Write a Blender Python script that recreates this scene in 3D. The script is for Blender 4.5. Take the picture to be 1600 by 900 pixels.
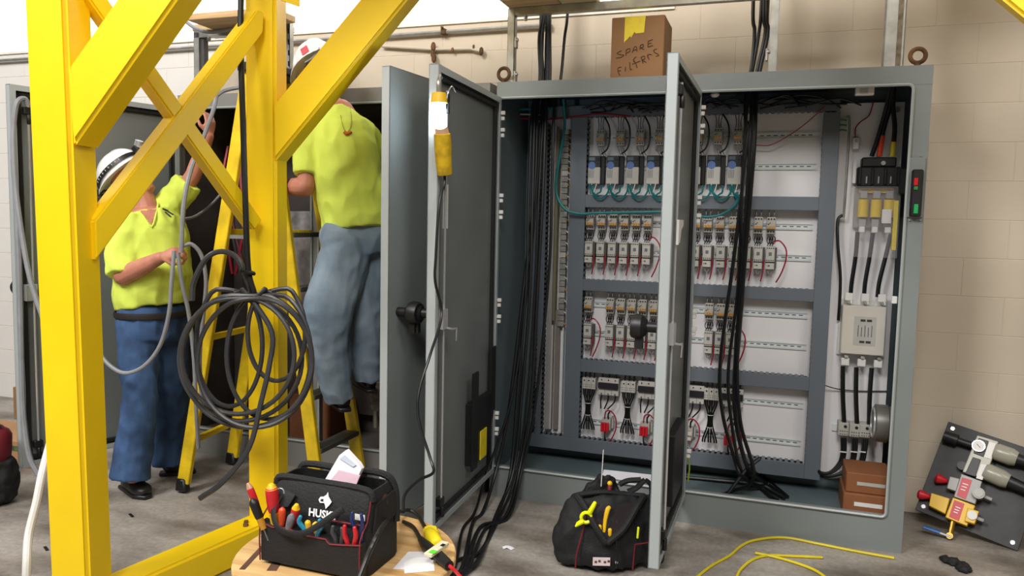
import bpy, bmesh, math, random
from mathutils import Vector, Matrix, noise
random.seed(7)
for o in list(bpy.data.objects): bpy.data.objects.remove(o)
scene = bpy.context.scene
C = scene.collection
R = math.radians
PI = math.pi

# ------------------------------------------------------------------ camera
F = 1200.0
YAW, PITCH, ROLL = .329, .0853, .0216
CAM = Vector((1.4633, -3.9631, 1.5352))
_cy, _sy, _cp, _sp = math.cos(YAW), math.sin(YAW), math.cos(PITCH), math.sin(PITCH)
FWD = Vector((-_sy*_cp, _cy*_cp, -_sp))
_r = Vector((_cy, _sy, 0)); _u = _r.cross(FWD)
RGT = _r*math.cos(ROLL) + _u*math.sin(ROLL)
UPV = -_r*math.sin(ROLL) + _u*math.cos(ROLL)
cam_data = bpy.data.cameras.new('camera'); cam = bpy.data.objects.new('camera', cam_data); C.objects.link(cam)
cam_data.sensor_width = 36; cam_data.lens = 36*F/1600; cam_data.clip_start = .05
m = Matrix((RGT, UPV, -FWD)).transposed().to_4x4(); m.translation = CAM
cam.matrix_world = m
scene.camera = cam

# ------------------------------------------------------------------ world, lamps, exposure
scene.view_settings.view_transform = 'Standard'; scene.view_settings.look = 'None'
scene.view_settings.gamma = 1; scene.view_settings.use_curve_mapping = False
scene.view_settings.exposure = -0.15
w = bpy.data.worlds.new('world'); scene.world = w; w.use_nodes = True
w.node_tree.nodes['Background'].inputs[0].default_value = (1.0, .98, .95, 1)
w.node_tree.nodes['Background'].inputs[1].default_value = .10
def area(name, loc, target, size, power, col=(1, .975, .94)):
    l = bpy.data.lights.new(name, 'AREA'); l.shape = 'DISK'; l.size = size; l.energy = power; l.color = col
    o = bpy.data.objects.new(name, l); C.objects.link(o); o.location = loc
    o.rotation_euler = (Vector(target)-Vector(loc)).to_track_quat('-Z', 'Y').to_euler()
    return o
area('high_bay_light', (-2.0, -5.6, 6.0), (-.8, -1.0, .6), 2.0, 470)
area('high_bay_light', (1.6, -6.4, 6.0), (1.4, -.5, .8), 2.4, 360)
area('high_bay_light', (4.6, -4.4, 6.0), (2.6, 0, .6), 2.4, 170)
area('high_bay_light', (-6.0, -3.6, 6.0), (-3.6, -1.2, .4), 2.0, 170)

# ------------------------------------------------------------------ pixel rays onto real planes
def ray(x, y): return FWD + RGT*((x-800)/F) + UPV*((450-y)/F)
def onY(x, y, Y):
    d = ray(x, y); return CAM + d*((Y-CAM.y)/d.y)
def onX(x, y, X):
    d = ray(x, y); return CAM + d*((X-CAM.x)/d.x)
def onZ(x, y, Z=0.0):
    d = ray(x, y); return CAM + d*((Z-CAM.z)/d.z)
def atD(x, y, D): return CAM + ray(x, y)*D
def onP(x, y, P, N):
    d = ray(x, y); return CAM + d*((P-CAM).dot(N)/d.dot(N))

# ------------------------------------------------------------------ materials
def lin(h):
    h = h.lstrip('#'); v = [int(h[i:i+2], 16)/255 for i in (0, 2, 4)]
    return tuple((c/12.92 if c <= .04045 else ((c+.055)/1.055)**2.4) for c in v) + (1,)
MATS = {}
def mat(name, col, rough=.6, metal=0, var=.06, scale=5, bump=0, bscale=60, col2=None, stretch=None, emit=0, alpha=1, coat=0, detail=4, lo=.35, hi=.65, sss=0):
    if name in MATS: return MATS[name]
    mt = bpy.data.materials.new(name); mt.use_nodes = True; MATS[name] = mt
    nt = mt.node_tree; N = nt.nodes; L = nt.links; b = N['Principled BSDF']
    c = lin(col)
    b.inputs['Roughness'].default_value = rough; b.inputs['Metallic'].default_value = metal
    b.inputs['Coat Weight'].default_value = coat
    if sss: b.inputs['Subsurface Weight'].default_value = sss; b.inputs['Subsurface Radius'].default_value = (.01, .004, .002)
    tc = N.new('ShaderNodeTexCoord'); src = tc.outputs['Object']
    if stretch:
        mp = N.new('ShaderNodeMapping'); mp.inputs['Scale'].default_value = stretch
        L.new(src, mp.inputs[0]); src = mp.outputs[0]
    if var or col2:
        nz = N.new('ShaderNodeTexNoise'); nz.inputs['Scale'].default_value = scale; nz.inputs['Detail'].default_value = detail
        L.new(src, nz.inputs['Vector'])
        rp = N.new('ShaderNodeValToRGB')
        rp.color_ramp.elements[0].position = lo; rp.color_ramp.elements[1].position = hi
        if col2: a, d = c, lin(col2)
        else:
            a = tuple(x*(1-var*1.6) for x in c[:3])+(1,); d = tuple(min(1, x*(1+var)) for x in c[:3])+(1,)
        rp.color_ramp.elements[0].color = a; rp.color_ramp.elements[1].color = d
        L.new(nz.outputs[0], rp.inputs[0]); L.new(rp.outputs[0], b.inputs['Base Color'])
    else: b.inputs['Base Color'].default_value = c
    if bump:
        n2 = N.new('ShaderNodeTexNoise'); n2.inputs['Scale'].default_value = bscale; n2.inputs['Detail'].default_value = 5
        L.new(src, n2.inputs['Vector'])
        bp = N.new('ShaderNodeBump'); bp.inputs['Strength'].default_value = bump; bp.inputs['Distance'].default_value = .01
        L.new(n2.outputs[0], bp.inputs['Height']); L.new(bp.outputs[0], b.inputs['Normal'])
    if emit:
        b.inputs['Emission Color'].default_value = c; b.inputs['Emission Strength'].default_value = emit
    if alpha < 1: b.inputs['Alpha'].default_value = alpha
    return mt
M_wall = mat('painted_block', '#cabdaa', .75, var=.04, scale=1.3, bump=.06, bscale=90)
M_wall2 = mat('painted_block_white', '#dcd8d2', .75, var=.04, scale=1.3, bump=.12, bscale=90)
M_mortar = mat('mortar', '#c5b8a5', .85, var=.05, scale=2)
M_floor = None
M_cab = mat('cabinet_grey', '#7a807f', .42, var=.04, scale=3, bump=.02, bscale=300)
M_cabA = mat('cabinet_grey_taupe', '#7c7b77', .45, var=.04, scale=3, bump=.02, bscale=300)
M_cabin = mat('cabinet_inside_grey', '#5f6c70', .45, var=.04, scale=3)
M_edge = mat('door_edge_grey', '#a3a9a9', .4, var=.03, scale=3)
M_gasket = mat('black_gasket', '#141414', .8, var=.1)
M_panel = mat('white_panel', '#e4e2e4', .35, var=.02, scale=2)
M_duct = mat('duct_grey', '#636a72', .5, var=.03, scale=3)
M_dark = mat('dark_void', '#0b0c0d', .9, var=.2, scale=20)
M_black = mat('black_plastic', '#151516', .45, var=.1)
M_cable = mat('black_cable', '#0e0f11', .42, var=.12, scale=9)
M_cableg = mat('dark_grey_cable', '#3c3c3f', .35, var=.12, scale=9)
M_hose = mat('grey_cable', '#84858a', .45, var=.08, scale=9)
M_white = mat('white_plastic', '#dcdad6', .45, var=.04)
M_device = mat('device_grey', '#aeaba3', .5, var=.04, scale=20)
M_device2 = mat('device_light_grey', '#bdbab3', .5, var=.04, scale=20)
M_orange = mat('orange_toggle', '#c28a35', .5, var=.1)
M_red = mat('red_plastic', '#c01526', .4, var=.06)
M_redwire = mat('red_wire', '#9c1c35', .45, var=.06)
M_teal = mat('teal_cable', '#0f7276', .45, var=.08)
M_green = mat('green_wire', '#2b7a3c', .5, var=.06)
M_rail = mat('zinc_rail', '#dde3e4', .35, metal=.15, var=.04)
M_steel = mat('galvanized_steel', '#a9a8a2', .42, metal=.75, var=.12, scale=14)
M_chrome = mat('chrome', '#d5d6d8', .25, metal=.7, var=.03)
M_yellow = mat('yellow_paint', '#f3cd0a', .42, var=.035, scale=2.2, bump=.05, bscale=30)
M_ladder = mat('yellow_fiberglass', '#e0bd1a', .45, var=.14, scale=9)
M_rust = mat('rust', '#6b4a2c', .85, var=.3, scale=20)
M_wood = mat('plank_wood', '#b18f63', .7, col2='#d0b184', scale=3, stretch=(.6, 9, 9), bump=.1)
M_ply = mat('reel_wood', '#b98d58', .55, col2='#d9b67f', scale=2.6, stretch=(1.2, 11, 3), bump=.08, bscale=20)
M_card = mat('cardboard', '#8f6a48', .85, var=.06, scale=4)
M_card2 = mat('cardboard_orange', '#85522f', .8, var=.06, scale=4)
M_tape = mat('yellow_tape', '#e2cb1c', .5, var=.06, scale=20)
M_ink = mat('marker_ink', '#563c29', .8, var=0)
M_skin = mat('skin', '#bd7c66', .55, var=.1, scale=14, bump=.05, bscale=150, sss=.05)
M_shirt = mat('hi_vis_shirt', '#d2e35a', .85, var=.05, scale=7, bump=.12, bscale=25)
M_jean = mat('denim_blue', '#1f3656', .9, col2='#3d5a84', scale=5, bump=.15, bscale=260)
M_jean2 = mat('denim_light', '#637585', .9, col2='#8797a5', scale=5, bump=.15, bscale=260)
M_belt = mat('belt_leather', '#231c19', .6, var=.1)
M_shoe = mat('shoe_leather', '#232122', .4, var=.25, scale=18)
M_helmet = mat('white_helmet', '#e8e6e4', .3, var=.02, coat=.3)
M_hair = mat('grey_hair', '#7d746c', .8, var=.2, scale=60)
M_bag = mat('black_nylon', '#121214', .75, var=.2, scale=12, bump=.3, bscale=160)
M_bagred = mat('red_piping', '#6e1120', .6, var=.1)
M_paper = mat('white_paper', '#e9e7ee', .7, var=.05, scale=8)
M_toolred = mat('tool_red', '#c4202a', .38, var=.06)
M_toolyel = mat('tool_yellow', '#e6b81e', .4, var=.06)
M_toolblue = mat('tool_blue', '#2285a8', .4, var=.06)
M_toolnavy = mat('tool_navy', '#1d2c66', .4, var=.06)
M_clear = mat('clear_plastic', '#f2eef2', .08, var=0, alpha=.07)
M_neon = mat('neon_yellow', '#e9ee12', .4, var=.05)
M_cordyel = mat('yellow_cord_rubber', '#d8c41e', .45, var=.08)
M_copper = mat('brass', '#b79045', .3, metal=.9, var=.06)
M_regul = mat('regulator_grey', '#b4b2a6', .4, var=.04)
M_regmet = mat('valve_aluminium', '#918e8c', .45, metal=.2, var=.06)
M_board = mat('black_board', '#2c2b2c', .55, var=.14, scale=18)
M_bowl = mat('bowl_grey', '#9a988a', .3, var=.04)
M_label = mat('silver_label', '#b0aea8', .45, var=.04)
M_filter = mat('filter_steel', '#d9d3c8', .35, metal=.25, var=.03)
M_blue = mat('valve_blue', '#2c67b0', .45, var=.06)
M_blade = mat('tool_steel', '#9d9fa2', .3, metal=.9, var=.06)

# ------------------------------------------------------------------ mesh builder
ORG = {}
def org(o): return ORG.get(o.name, Vector((0, 0, 0))) if o else Vector((0, 0, 0))
def frame_of(d, ref=None):
    d = d.normalized(); ref = ref or (Vector((0, 0, 1)) if abs(d.z) < .9 else Vector((1, 0, 0)))
    a = d.cross(ref).normalized(); b = a.cross(d).normalized(); return a, b
def smooth_path(pts, n=6, closed=False):
    pts = [Vector(p) for p in pts]
    if len(pts) < 3: return pts
    out = []; k = len(pts)
    rng = range(k if closed else k-1)
    for i in rng:
        p0 = pts[(i-1) % k] if (closed or i > 0) else pts[0]*2-pts[1]
        p1 = pts[i]; p2 = pts[(i+1) % k]
        p3 = pts[(i+2) % k] if (closed or i+2 < k) else pts[-1]*2-pts[-2]
        for j in range(n):
            t = j/n
            out.append(.5*((2*p1)+(-p0+p2)*t+(2*p0-5*p1+4*p2-p3)*t*t+(-p0+3*p1-3*p2+p3)*t**3))
    if not closed: out.append(pts[-1])
    return out
class MB:
    def __init__(s): s.v = []; s.f = []
    def add(s, vs, fs):
        k = len(s.v); s.v += [Vector(v) for v in vs]; s.f += [tuple(i+k for i in f) for f in fs]; return s
    def box(s, c, d, M=None, taper=1.0):
        c = Vector(c); x, y, z = (q/2 for q in d)
        vs = []
        for sz in (-1, 1):
            t = taper if sz > 0 else 1
            for sx, sy in ((-1, -1), (1, -1), (1, 1), (-1, 1)):
                p = Vector((sx*x*t, sy*y*t, sz*z)); vs.append(c+(M @ p if M else p))
        return s.add(vs, [(3, 2, 1, 0), (4, 5, 6, 7), (0, 1, 5, 4), (1, 2, 6, 5), (2, 3, 7, 6), (3, 0, 4, 7)])
    def bx(s, x0, x1, y0, y1, z0, z1): return s.box(((x0+x1)/2, (y0+y1)/2, (z0+z1)/2), (abs(x1-x0), abs(y1-y0), abs(z1-z0)))
    def bar(s, p, q, a, b, ref=None):
        p, q = Vector(p), Vector(q); d = q-p; u, v = frame_of(d, ref)
        vs = []
        for e in (p, q):
            for sa, sb in ((-1, -1), (1, -1), (1, 1), (-1, 1)): vs.append(e+u*sa*a/2+v*sb*b/2)
        return s.add(vs, [(0, 1, 2, 3), (7, 6, 5, 4), (0, 4, 5, 1), (1, 5, 6, 2), (2, 6, 7, 3), (3, 7, 4, 0)])
    def tube(s, pts, r, n=8, sm=0, closed=False, caps=True, wdir=None, dome=0):
        pts = [Vector(p) for p in pts]
        rr = r if isinstance(r, (list, tuple)) else [r]*len(pts)
        rr = [(q, q) if not isinstance(q, (list, tuple)) else q for q in rr]
        if sm:
            rv = [Vector((a, b, 0)) for a, b in rr]
            pts = smooth_path(pts, sm, closed); rv = smooth_path(rv, sm, closed); rr = [(max(1e-4, q.x), max(1e-4, q.y)) for q in rv]
        if dome and not closed:
            t0 = (pts[0]-pts[1]).normalized(); t1 = (pts[-1]-pts[-2]).normalized()
            h0 = min(rr[0])*dome; h1 = min(rr[-1])*dome
            A = [(pts[0]+t0*h0*math.sin(a), (rr[0][0]*math.cos(a), rr[0][1]*math.cos(a))) for a in (R(82), R(60), R(32))]
            B = [(pts[-1]+t1*h1*math.sin(a), (rr[-1][0]*math.cos(a), rr[-1][1]*math.cos(a))) for a in (R(32), R(60), R(82))]
            pts = [p for p, _ in A]+pts+[p for p, _ in B]; rr = [q for _, q in A]+rr+[q for _, q in B]
        k = len(pts); vs = []; fs = []; up = None
        for i, p in enumerate(pts):
            t = (pts[(i+1) % k] if (closed or i < k-1) else p)-(pts[i-1] if (closed or i > 0) else p)
            if t.length < 1e-9: t = Vector((0, 0, 1))
            t.normalize()
            if wdir is not None:
                a = (Vector(wdir)-t*t.dot(Vector(wdir))).normalized(); b = t.cross(a)
            else:
                if up is None: a = frame_of(t)[0]; b = t.cross(a)
                else:
                    a = up-t*up.dot(t)
                    a = a.normalized() if a.length > 1e-6 else frame_of(t)[0]
                    b = t.cross(a)
                up = a
            for j in range(n):
                g = 2*PI*j/n; vs.append(p+a*math.cos(g)*rr[i][0]+b*math.sin(g)*rr[i][1])
        for i in range(k if closed else k-1):
            for j in range(n):
                q = (i+1) % k; fs.append((i*n+j, i*n+(j+1) % n, q*n+(j+1) % n, q*n+j))
        if caps and not closed:
            fs.append(tuple(reversed(range(n)))); fs.append(tuple((k-1)*n+j for j in range(n)))
        return s.add(vs, fs)
    def cyl(s, p, q, r, n=16, r2=None): return s.tube([p, q], [r, r if r2 is None else r2], n)
    def lathe(s, prof, n=20, M=None, c=(0, 0, 0), arc=2*PI):
        M = M or Matrix.Identity(3); c = Vector(c); vs = []; fs = []; k = len(prof)
        for rad, z in prof:
            for j in range(n):
                g = arc*j/n; vs.append(c+M @ Vector((rad*math.cos(g), rad*math.sin(g), z)))
        for i in range(k-1):
            for j in range(n): fs.append((i*n+j, i*n+(j+1) % n, (i+1)*n+(j+1) % n, (i+1)*n+j))
        fs.append(tuple(reversed(range(n)))); fs.append(tuple((k-1)*n+j for j in range(n)))
        return s.add(vs, fs)
    def ball(s, c, r, M=None, n=16, h=10):
        if not isinstance(r, (list, tuple)): r = (r, r, r)
        M = M or Matrix.Identity(3); c = Vector(c)
        vs = [c+M @ Vector((0, 0, -r[2]))]; fs = []
        for i in range(1, h):
            a = -PI/2+PI*i/h
            for j in range(n):
                g = 2*PI*j/n; vs.append(c+M @ Vector((r[0]*math.cos(a)*math.cos(g), r[1]*math.cos(a)*math.sin(g), r[2]*math.sin(a))))
        vs.append(c+M @ Vector((0, 0, r[2]))); t = len(vs)-1
        for j in range(n):
            fs.append((0, 1+(j+1) % n, 1+j)); fs.append((t, 1+(h-2)*n+j, 1+(h-2)*n+(j+1) % n))
        for i in range(h-2):
            for j in range(n): fs.append((1+i*n+j, 1+i*n+(j+1) % n, 1+(i+1)*n+(j+1) % n, 1+(i+1)*n+j))
        return s.add(vs, fs)
    def prism(s, poly, off):
        """poly: list of 3-D points in one plane, off: thickness vector"""
        poly = [Vector(p) for p in poly]; off = Vector(off); n = len(poly)
        vs = poly+[p+off for p in poly]
        fs = [tuple(reversed(range(n))), tuple(range(n, 2*n))]+[(i, (i+1) % n, n+(i+1) % n, n+i) for i in range(n)]
        return s.add(vs, fs)
    def torus(s, c, nrm, r, t, n=20, m_=8):
        a, b = frame_of(Vector(nrm)); c = Vector(c)
        return s.tube([c+a*r*math.cos(2*PI*i/n)+b*r*math.sin(2*PI*i/n) for i in range(n)], t, m_, closed=True)
    def mesh(s, name, o=Vector((0, 0, 0)), bevel=0, seg=1, angle=35):
        me = bpy.data.meshes.new(name); me.from_pydata([tuple(v-o) for v in s.v], [], s.f)
        bm = bmesh.new(); bm.from_mesh(me); bmesh.ops.recalc_face_normals(bm, faces=bm.faces)
        if bevel:
            es = [e for e in bm.edges if len(e.link_faces) == 2 and e.calc_face_angle(0) > R(30)]
            bmesh.ops.bevel(bm, geom=es, offset=bevel, segments=seg, affect='EDGES', clamp_overlap=True)
        bm.to_mesh(me); bm.free()
        for p in me.polygons: p.use_smooth = True
        me.set_sharp_from_angle(angle=R(angle))
        return me
    def build(s, name, material, parent=None, bevel=0, seg=1, kind=None, label=None, loc=None, angle=35):
        o = Vector(loc) if loc is not None else org(parent)
        me = s.mesh(name, o, bevel, seg, angle); me.materials.append(material)
        ob = bpy.data.objects.new(name, me); C.objects.link(ob)
        if parent: ob.parent = parent; ORG[ob.name] = org(parent) if loc is None else o
        else: ob.location = o; ORG[ob.name] = o
        if loc is not None and parent: ob.location = o-org(parent)
        if kind: ob['kind'] = kind
        if label: ob['label'] = label
        return ob
def tag(o, label, cat=None, group=None, kind=None):
    if label: o['label'] = label
    if cat: o['category'] = cat
    if group: o['group'] = group
    if kind: o['kind'] = kind
    return o
def thing(name, loc, label, cat, group=None):
    o = bpy.data.objects.new(name, None); C.objects.link(o); o.empty_display_size = .05
    o.location = loc; ORG[o.name] = Vector(loc); return tag(o, label, cat, group)
def copy_tree(o, loc=None, parent=None):
    c = o.copy(); C.objects.link(c); c.parent = parent
    for ch in list(o.children): copy_tree(ch, None, c)
    if loc is not None: c.location = loc; ORG[c.name] = Vector(loc)
    for k in ('label', 'group') if parent is None else (): 
        if k in c: del c[k]
    return c
def text_mesh(txt, size, O, U, V, th=.0008, shear=0, bold=0):
    cu = bpy.data.curves.new('t', 'FONT'); cu.body = txt; cu.size = size; cu.align_x = 'CENTER'; cu.align_y = 'CENTER'; cu.shear = shear; cu.offset = bold
    cu.resolution_u = 2
    ob = bpy.data.objects.new('t', cu); C.objects.link(ob)
    dg = bpy.context.evaluated_depsgraph_get(); me = bpy.data.meshes.new_from_object(ob.evaluated_get(dg))
    bpy.data.objects.remove(ob)
    N = Vector(U).cross(Vector(V)).normalized(); O = Vector(O)
    mb = MB(); vs = [O+Vector(U)*v.co.x+Vector(V)*v.co.y+N*th for v in me.vertices]
    mb.add(vs, [tuple(p.vertices) for p in me.polygons]); bpy.data.meshes.remove(me); return mb
def remeshed(mb, name, voxel, material, parent, wob=0, wsc=6, smooth=4, kind=None, label=None):
    """union of closed pieces as one continuous skin"""
    o = org(parent)
    me = mb.mesh('tmp', o); ob = bpy.data.objects.new('tmp', me); C.objects.link(ob)
    md = ob.modifiers.new('r', 'REMESH'); md.mode = 'VOXEL'; md.voxel_size = voxel
    sm = ob.modifiers.new('s', 'SMOOTH'); sm.factor = .5; sm.iterations = smooth
    dg = bpy.context.evaluated_depsgraph_get(); me2 = bpy.data.meshes.new_from_object(ob.evaluated_get(dg))
    bpy.data.objects.remove(ob)
    if wob:
        ns = [v.normal.copy() for v in me2.vertices]
        for v, n in zip(me2.vertices, ns):
            p = v.co*wsc; q = noise.noise(Vector((p.x*1.6+p.z*.5, p.y*1.6, p.z*.8-p.x*.7)))
            v.co += n*wob*(abs(q)*-1.8+.4+.5*noise.noise(p*2.3))
    for p in me2.polygons: p.use_smooth = True
    me2.name = name; me2.materials.clear(); me2.materials.append(material)
    r = bpy.data.objects.new(name, me2); C.objects.link(r); r.parent = parent; ORG[r.name] = o
    if label: r['label'] = label
    return r
ORD = ['first', 'second', 'third', 'fourth', 'fifth', 'sixth', 'seventh', 'eighth', 'ninth', 'tenth']
# ================================================================== SETTING
WY = .62
mt = bpy.data.materials.new('concrete'); mt.use_nodes = True
nt = mt.node_tree; N = nt.nodes; L = nt.links; b = N['Principled BSDF']; b.inputs['Roughness'].default_value = .55
tc = N.new('ShaderNodeTexCoord')
def nz(sc, det, strn=(1, 1, 1)):
    mp = N.new('ShaderNodeMapping'); mp.inputs['Scale'].default_value = strn; L.new(tc.outputs['Object'], mp.inputs[0])
    n = N.new('ShaderNodeTexNoise'); n.inputs['Scale'].default_value = sc; n.inputs['Detail'].default_value = det; L.new(mp.outputs[0], n.inputs['Vector']); return n.outputs[0]
def ramp(src, a, ca, bb, cb):
    r = N.new('ShaderNodeValToRGB'); r.color_ramp.elements[0].position = a; r.color_ramp.elements[1].position = bb
    r.color_ramp.elements[0].color = lin(ca); r.color_ramp.elements[1].color = lin(cb); L.new(src, r.inputs[0]); return r.outputs[0]
def mix(f, a, c_, mode='MULTIPLY'):
    x = N.new('ShaderNodeMix'); x.data_type = 'RGBA'; x.blend_type = mode
    if isinstance(f, float): x.inputs[0].default_value = f
    else: L.new(f, x.inputs[0])
    L.new(a, x.inputs[6]); L.new(c_, x.inputs[7]); return x.outputs[2]
base = ramp(nz(1.1, 8), .3, '#958e86', .7, '#b6b0a8')
stn = ramp(nz(1.7, 6, (1, 2.2, 1)), .36, '#7b6c5c', .60, '#ffffff')
fine = ramp(nz(45, 4), .3, '#d8d4d0', .7, '#ffffff')
L.new(mix(.8, mix(.75, base, stn), fine), b.inputs['Base Color'])
bp = N.new('ShaderNodeBump'); bp.inputs['Strength'].default_value = .08; L.new(nz(60, 5), bp.inputs['Height']); L.new(bp.outputs[0], b.inputs['Normal'])
M_floor = mt
fl = MB().bx(-9, 6, -8, WY+.2, -.12, 0).build('floor', M_floor); fl['kind'] = 'structure'
# back wall: mortar core with raised blocks where the wall can be seen
wall = MB().bx(-9, 6, WY+.0015, WY+.2, 0, 5.5).build('wall_back', M_mortar); wall['kind'] = 'structure'
BW, BH, J = .40, .20, .0028
bme = {}
for key, mm in (('c', M_wall), ('w', M_wall2)):
    bme[key] = MB().bx(0, BW-J, 0, .03, 0, BH-J).mesh('block', bevel=.0015); bme[key].materials.append(mm)
def block(i, r):
    x = i*BW+(r % 2)*BW/2; z = r*BH
    o = bpy.data.objects.new('block', bme['w' if x < -2.55 else 'c']); C.objects.link(o); o.parent = wall
    o.location = (x, WY, z)
for r in range(0, 14):
    for i in range(-14, 10):
        x = i*BW+(r % 2)*BW/2
        if x > 3.4 or x < -5.2: continue
        if -2.3 < x < 1.7 and r < 11: continue
        if -2.75 < x < 1.6 and r < 10: continue
        block(i, r)
for r in range(14, 17):
    for i in range(2, 9): block(i, r)
# far plain bays of the wall, out to both sides
pl = MB(); pl.bx(-9, -5.2, WY, WY+.02, 0, 2.78); pl.bx(3.85, 6, WY, WY+.02, 0, 3.4)
o = pl.build('wall_bay', M_wall, wall)
# added glowing panels above the block work stand for lamp light on the wall
lit_band = thing('lit_wall_band', (0, WY, 2.79), None, None); lit_band['kind'] = 'structure'
mg = mat('lit_wall_glow', '#fffdf8', .5, var=0, emit=1.7)
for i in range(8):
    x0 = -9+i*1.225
    MB().bx(x0+.004, x0+1.221, WY+.0, WY+.006, 2.79, 4.2).build('glow_panel', mg, lit_band)
fr = MB()
fr.bx(-9, .85, WY-.012, WY+.008, 2.775, 2.792)
for i in range(9): fr.bx(-9+i*1.225-.004, -9+i*1.225+.004, WY-.003, WY+.008, 2.79, 4.2)
fr.build('glow_panel_trim', mat('panel_trim_white', '#e6e0d5', .6), lit_band)  # trim strips added around the made-up glowing panels

# conduits on the wall
t = thing('conduit_pipe', onY(590, 58, WY-.03), 'thin galvanized conduit clipped to the wall below the lit wall top', 'pipe')
MB().tube([onY(-20, 96, WY-.03), onY(330, 72, WY-.03), onY(590, 57, WY-.03), onY(858, 39, WY-.03)], .012, 8).build('pipe', M_steel, t)
for px, py in ((694, 50), (856, 39)):
    p = onY(px, py, WY-.03); mb = MB(); mb.box(p, (.03, .05, .035)); mb.cyl(p+Vector((0, -.02, .02)), p+Vector((0, -.045, .02)), .008, 8); mb.build('clamp', M_rust, t, bevel=.003)
t = thing('painted_pipe', onY(600, 75, WY-.03), 'cream painted thin pipe on the wall with rusty broken clamps', 'pipe')
MB().tube([onY(597, 72, WY-.025), onY(680, 77, WY-.025), onY(735, 76, WY-.025), onY(752, 80, WY-.035)], .010, 8).build('pipe', M_wall, t)
for px, py, d in ((677, 73, .03), (676, 84, .026), (678, 91, .03), (707, 78, .016), (740, 73, .014), (752, 80, .026)):
    p = onY(px, py, WY-.035); MB().ball(p, (d*.6, d*.45, d), None, 8, 6).build('clamp', M_rust, t)

# ================================================================== CABINETS
W, H = 2.10, 2.286
ZB, ZT = .17, 2.20          # opening
DB, DT = .140, 2.200        # door
def cabinet(x0, name, label, mbody, minside, lopen, dep=.53):
    x1 = x0+W
    t = thing(name, (x0+W/2, dep/2, 0), label, 'cabinet')
    mb = MB(); th = .012
    mb.bx(x0, x0+th, .04, dep, 0, H); mb.bx(x1-th, x1, .04, dep, 0, H)
    mb.bx(x0, x1, .04, dep, H-th, H); mb.bx(x0, x1, dep-th, dep, 0, H)
    mb.build('body', mbody, t)
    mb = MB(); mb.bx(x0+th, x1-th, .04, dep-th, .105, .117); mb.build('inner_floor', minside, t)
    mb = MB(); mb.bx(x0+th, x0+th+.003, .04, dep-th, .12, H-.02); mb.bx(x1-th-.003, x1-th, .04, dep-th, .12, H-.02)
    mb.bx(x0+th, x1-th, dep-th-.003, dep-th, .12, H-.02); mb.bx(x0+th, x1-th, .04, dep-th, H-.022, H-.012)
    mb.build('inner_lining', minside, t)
    # front frame: one folded sheet with two openings
    xs = [x0, lopen[0], lopen[1], lopen[2], lopen[3], x1]
    mb = MB()
    mb.bx(x0, x1, 0, .04, ZT, H); mb.bx(x0, x1, 0, .04, 0, ZB)
    mb.bx(xs[0], xs[1], .001, .04, ZB, ZT); mb.bx(xs[2], xs[3], .001, .04, ZB, ZT); mb.bx(xs[4], xs[5], .001, .04, ZB, ZT)
    mb.build('front_frame', mbody, t)
    for a, b_ in ((xs[1], xs[2]), (xs[3], xs[4])):
        r = .022; pts = []
        for cx, cz, s in ((b_-r, ZT-r, 0), (a+r, ZT-r, 90), (a+r, ZB+r, 180), (b_-r, ZB+r, 270)):
            for k in range(5): g = R(s+k*22.5); pts.append((cx+r*math.cos(g), -.006, cz+r*math.sin(g)))
        MB().tube(pts, [(.009, .007)]*len(pts), 6, closed=True).build('opening_lip', M_edge, t)
    for ex in ((x0+.02, x1-.06) if x0 > -.1 else ()):
        ey = .05; mb = MB(); c = Vector((ex, ey, H+.052)); mb.torus(c, (0, 1, 0), .032, .010); mb.cyl((ex, ey, H), (ex, ey, H+.022), .014, 10)
        mb.build('eyebolt', M_rust, t)
    return t
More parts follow.
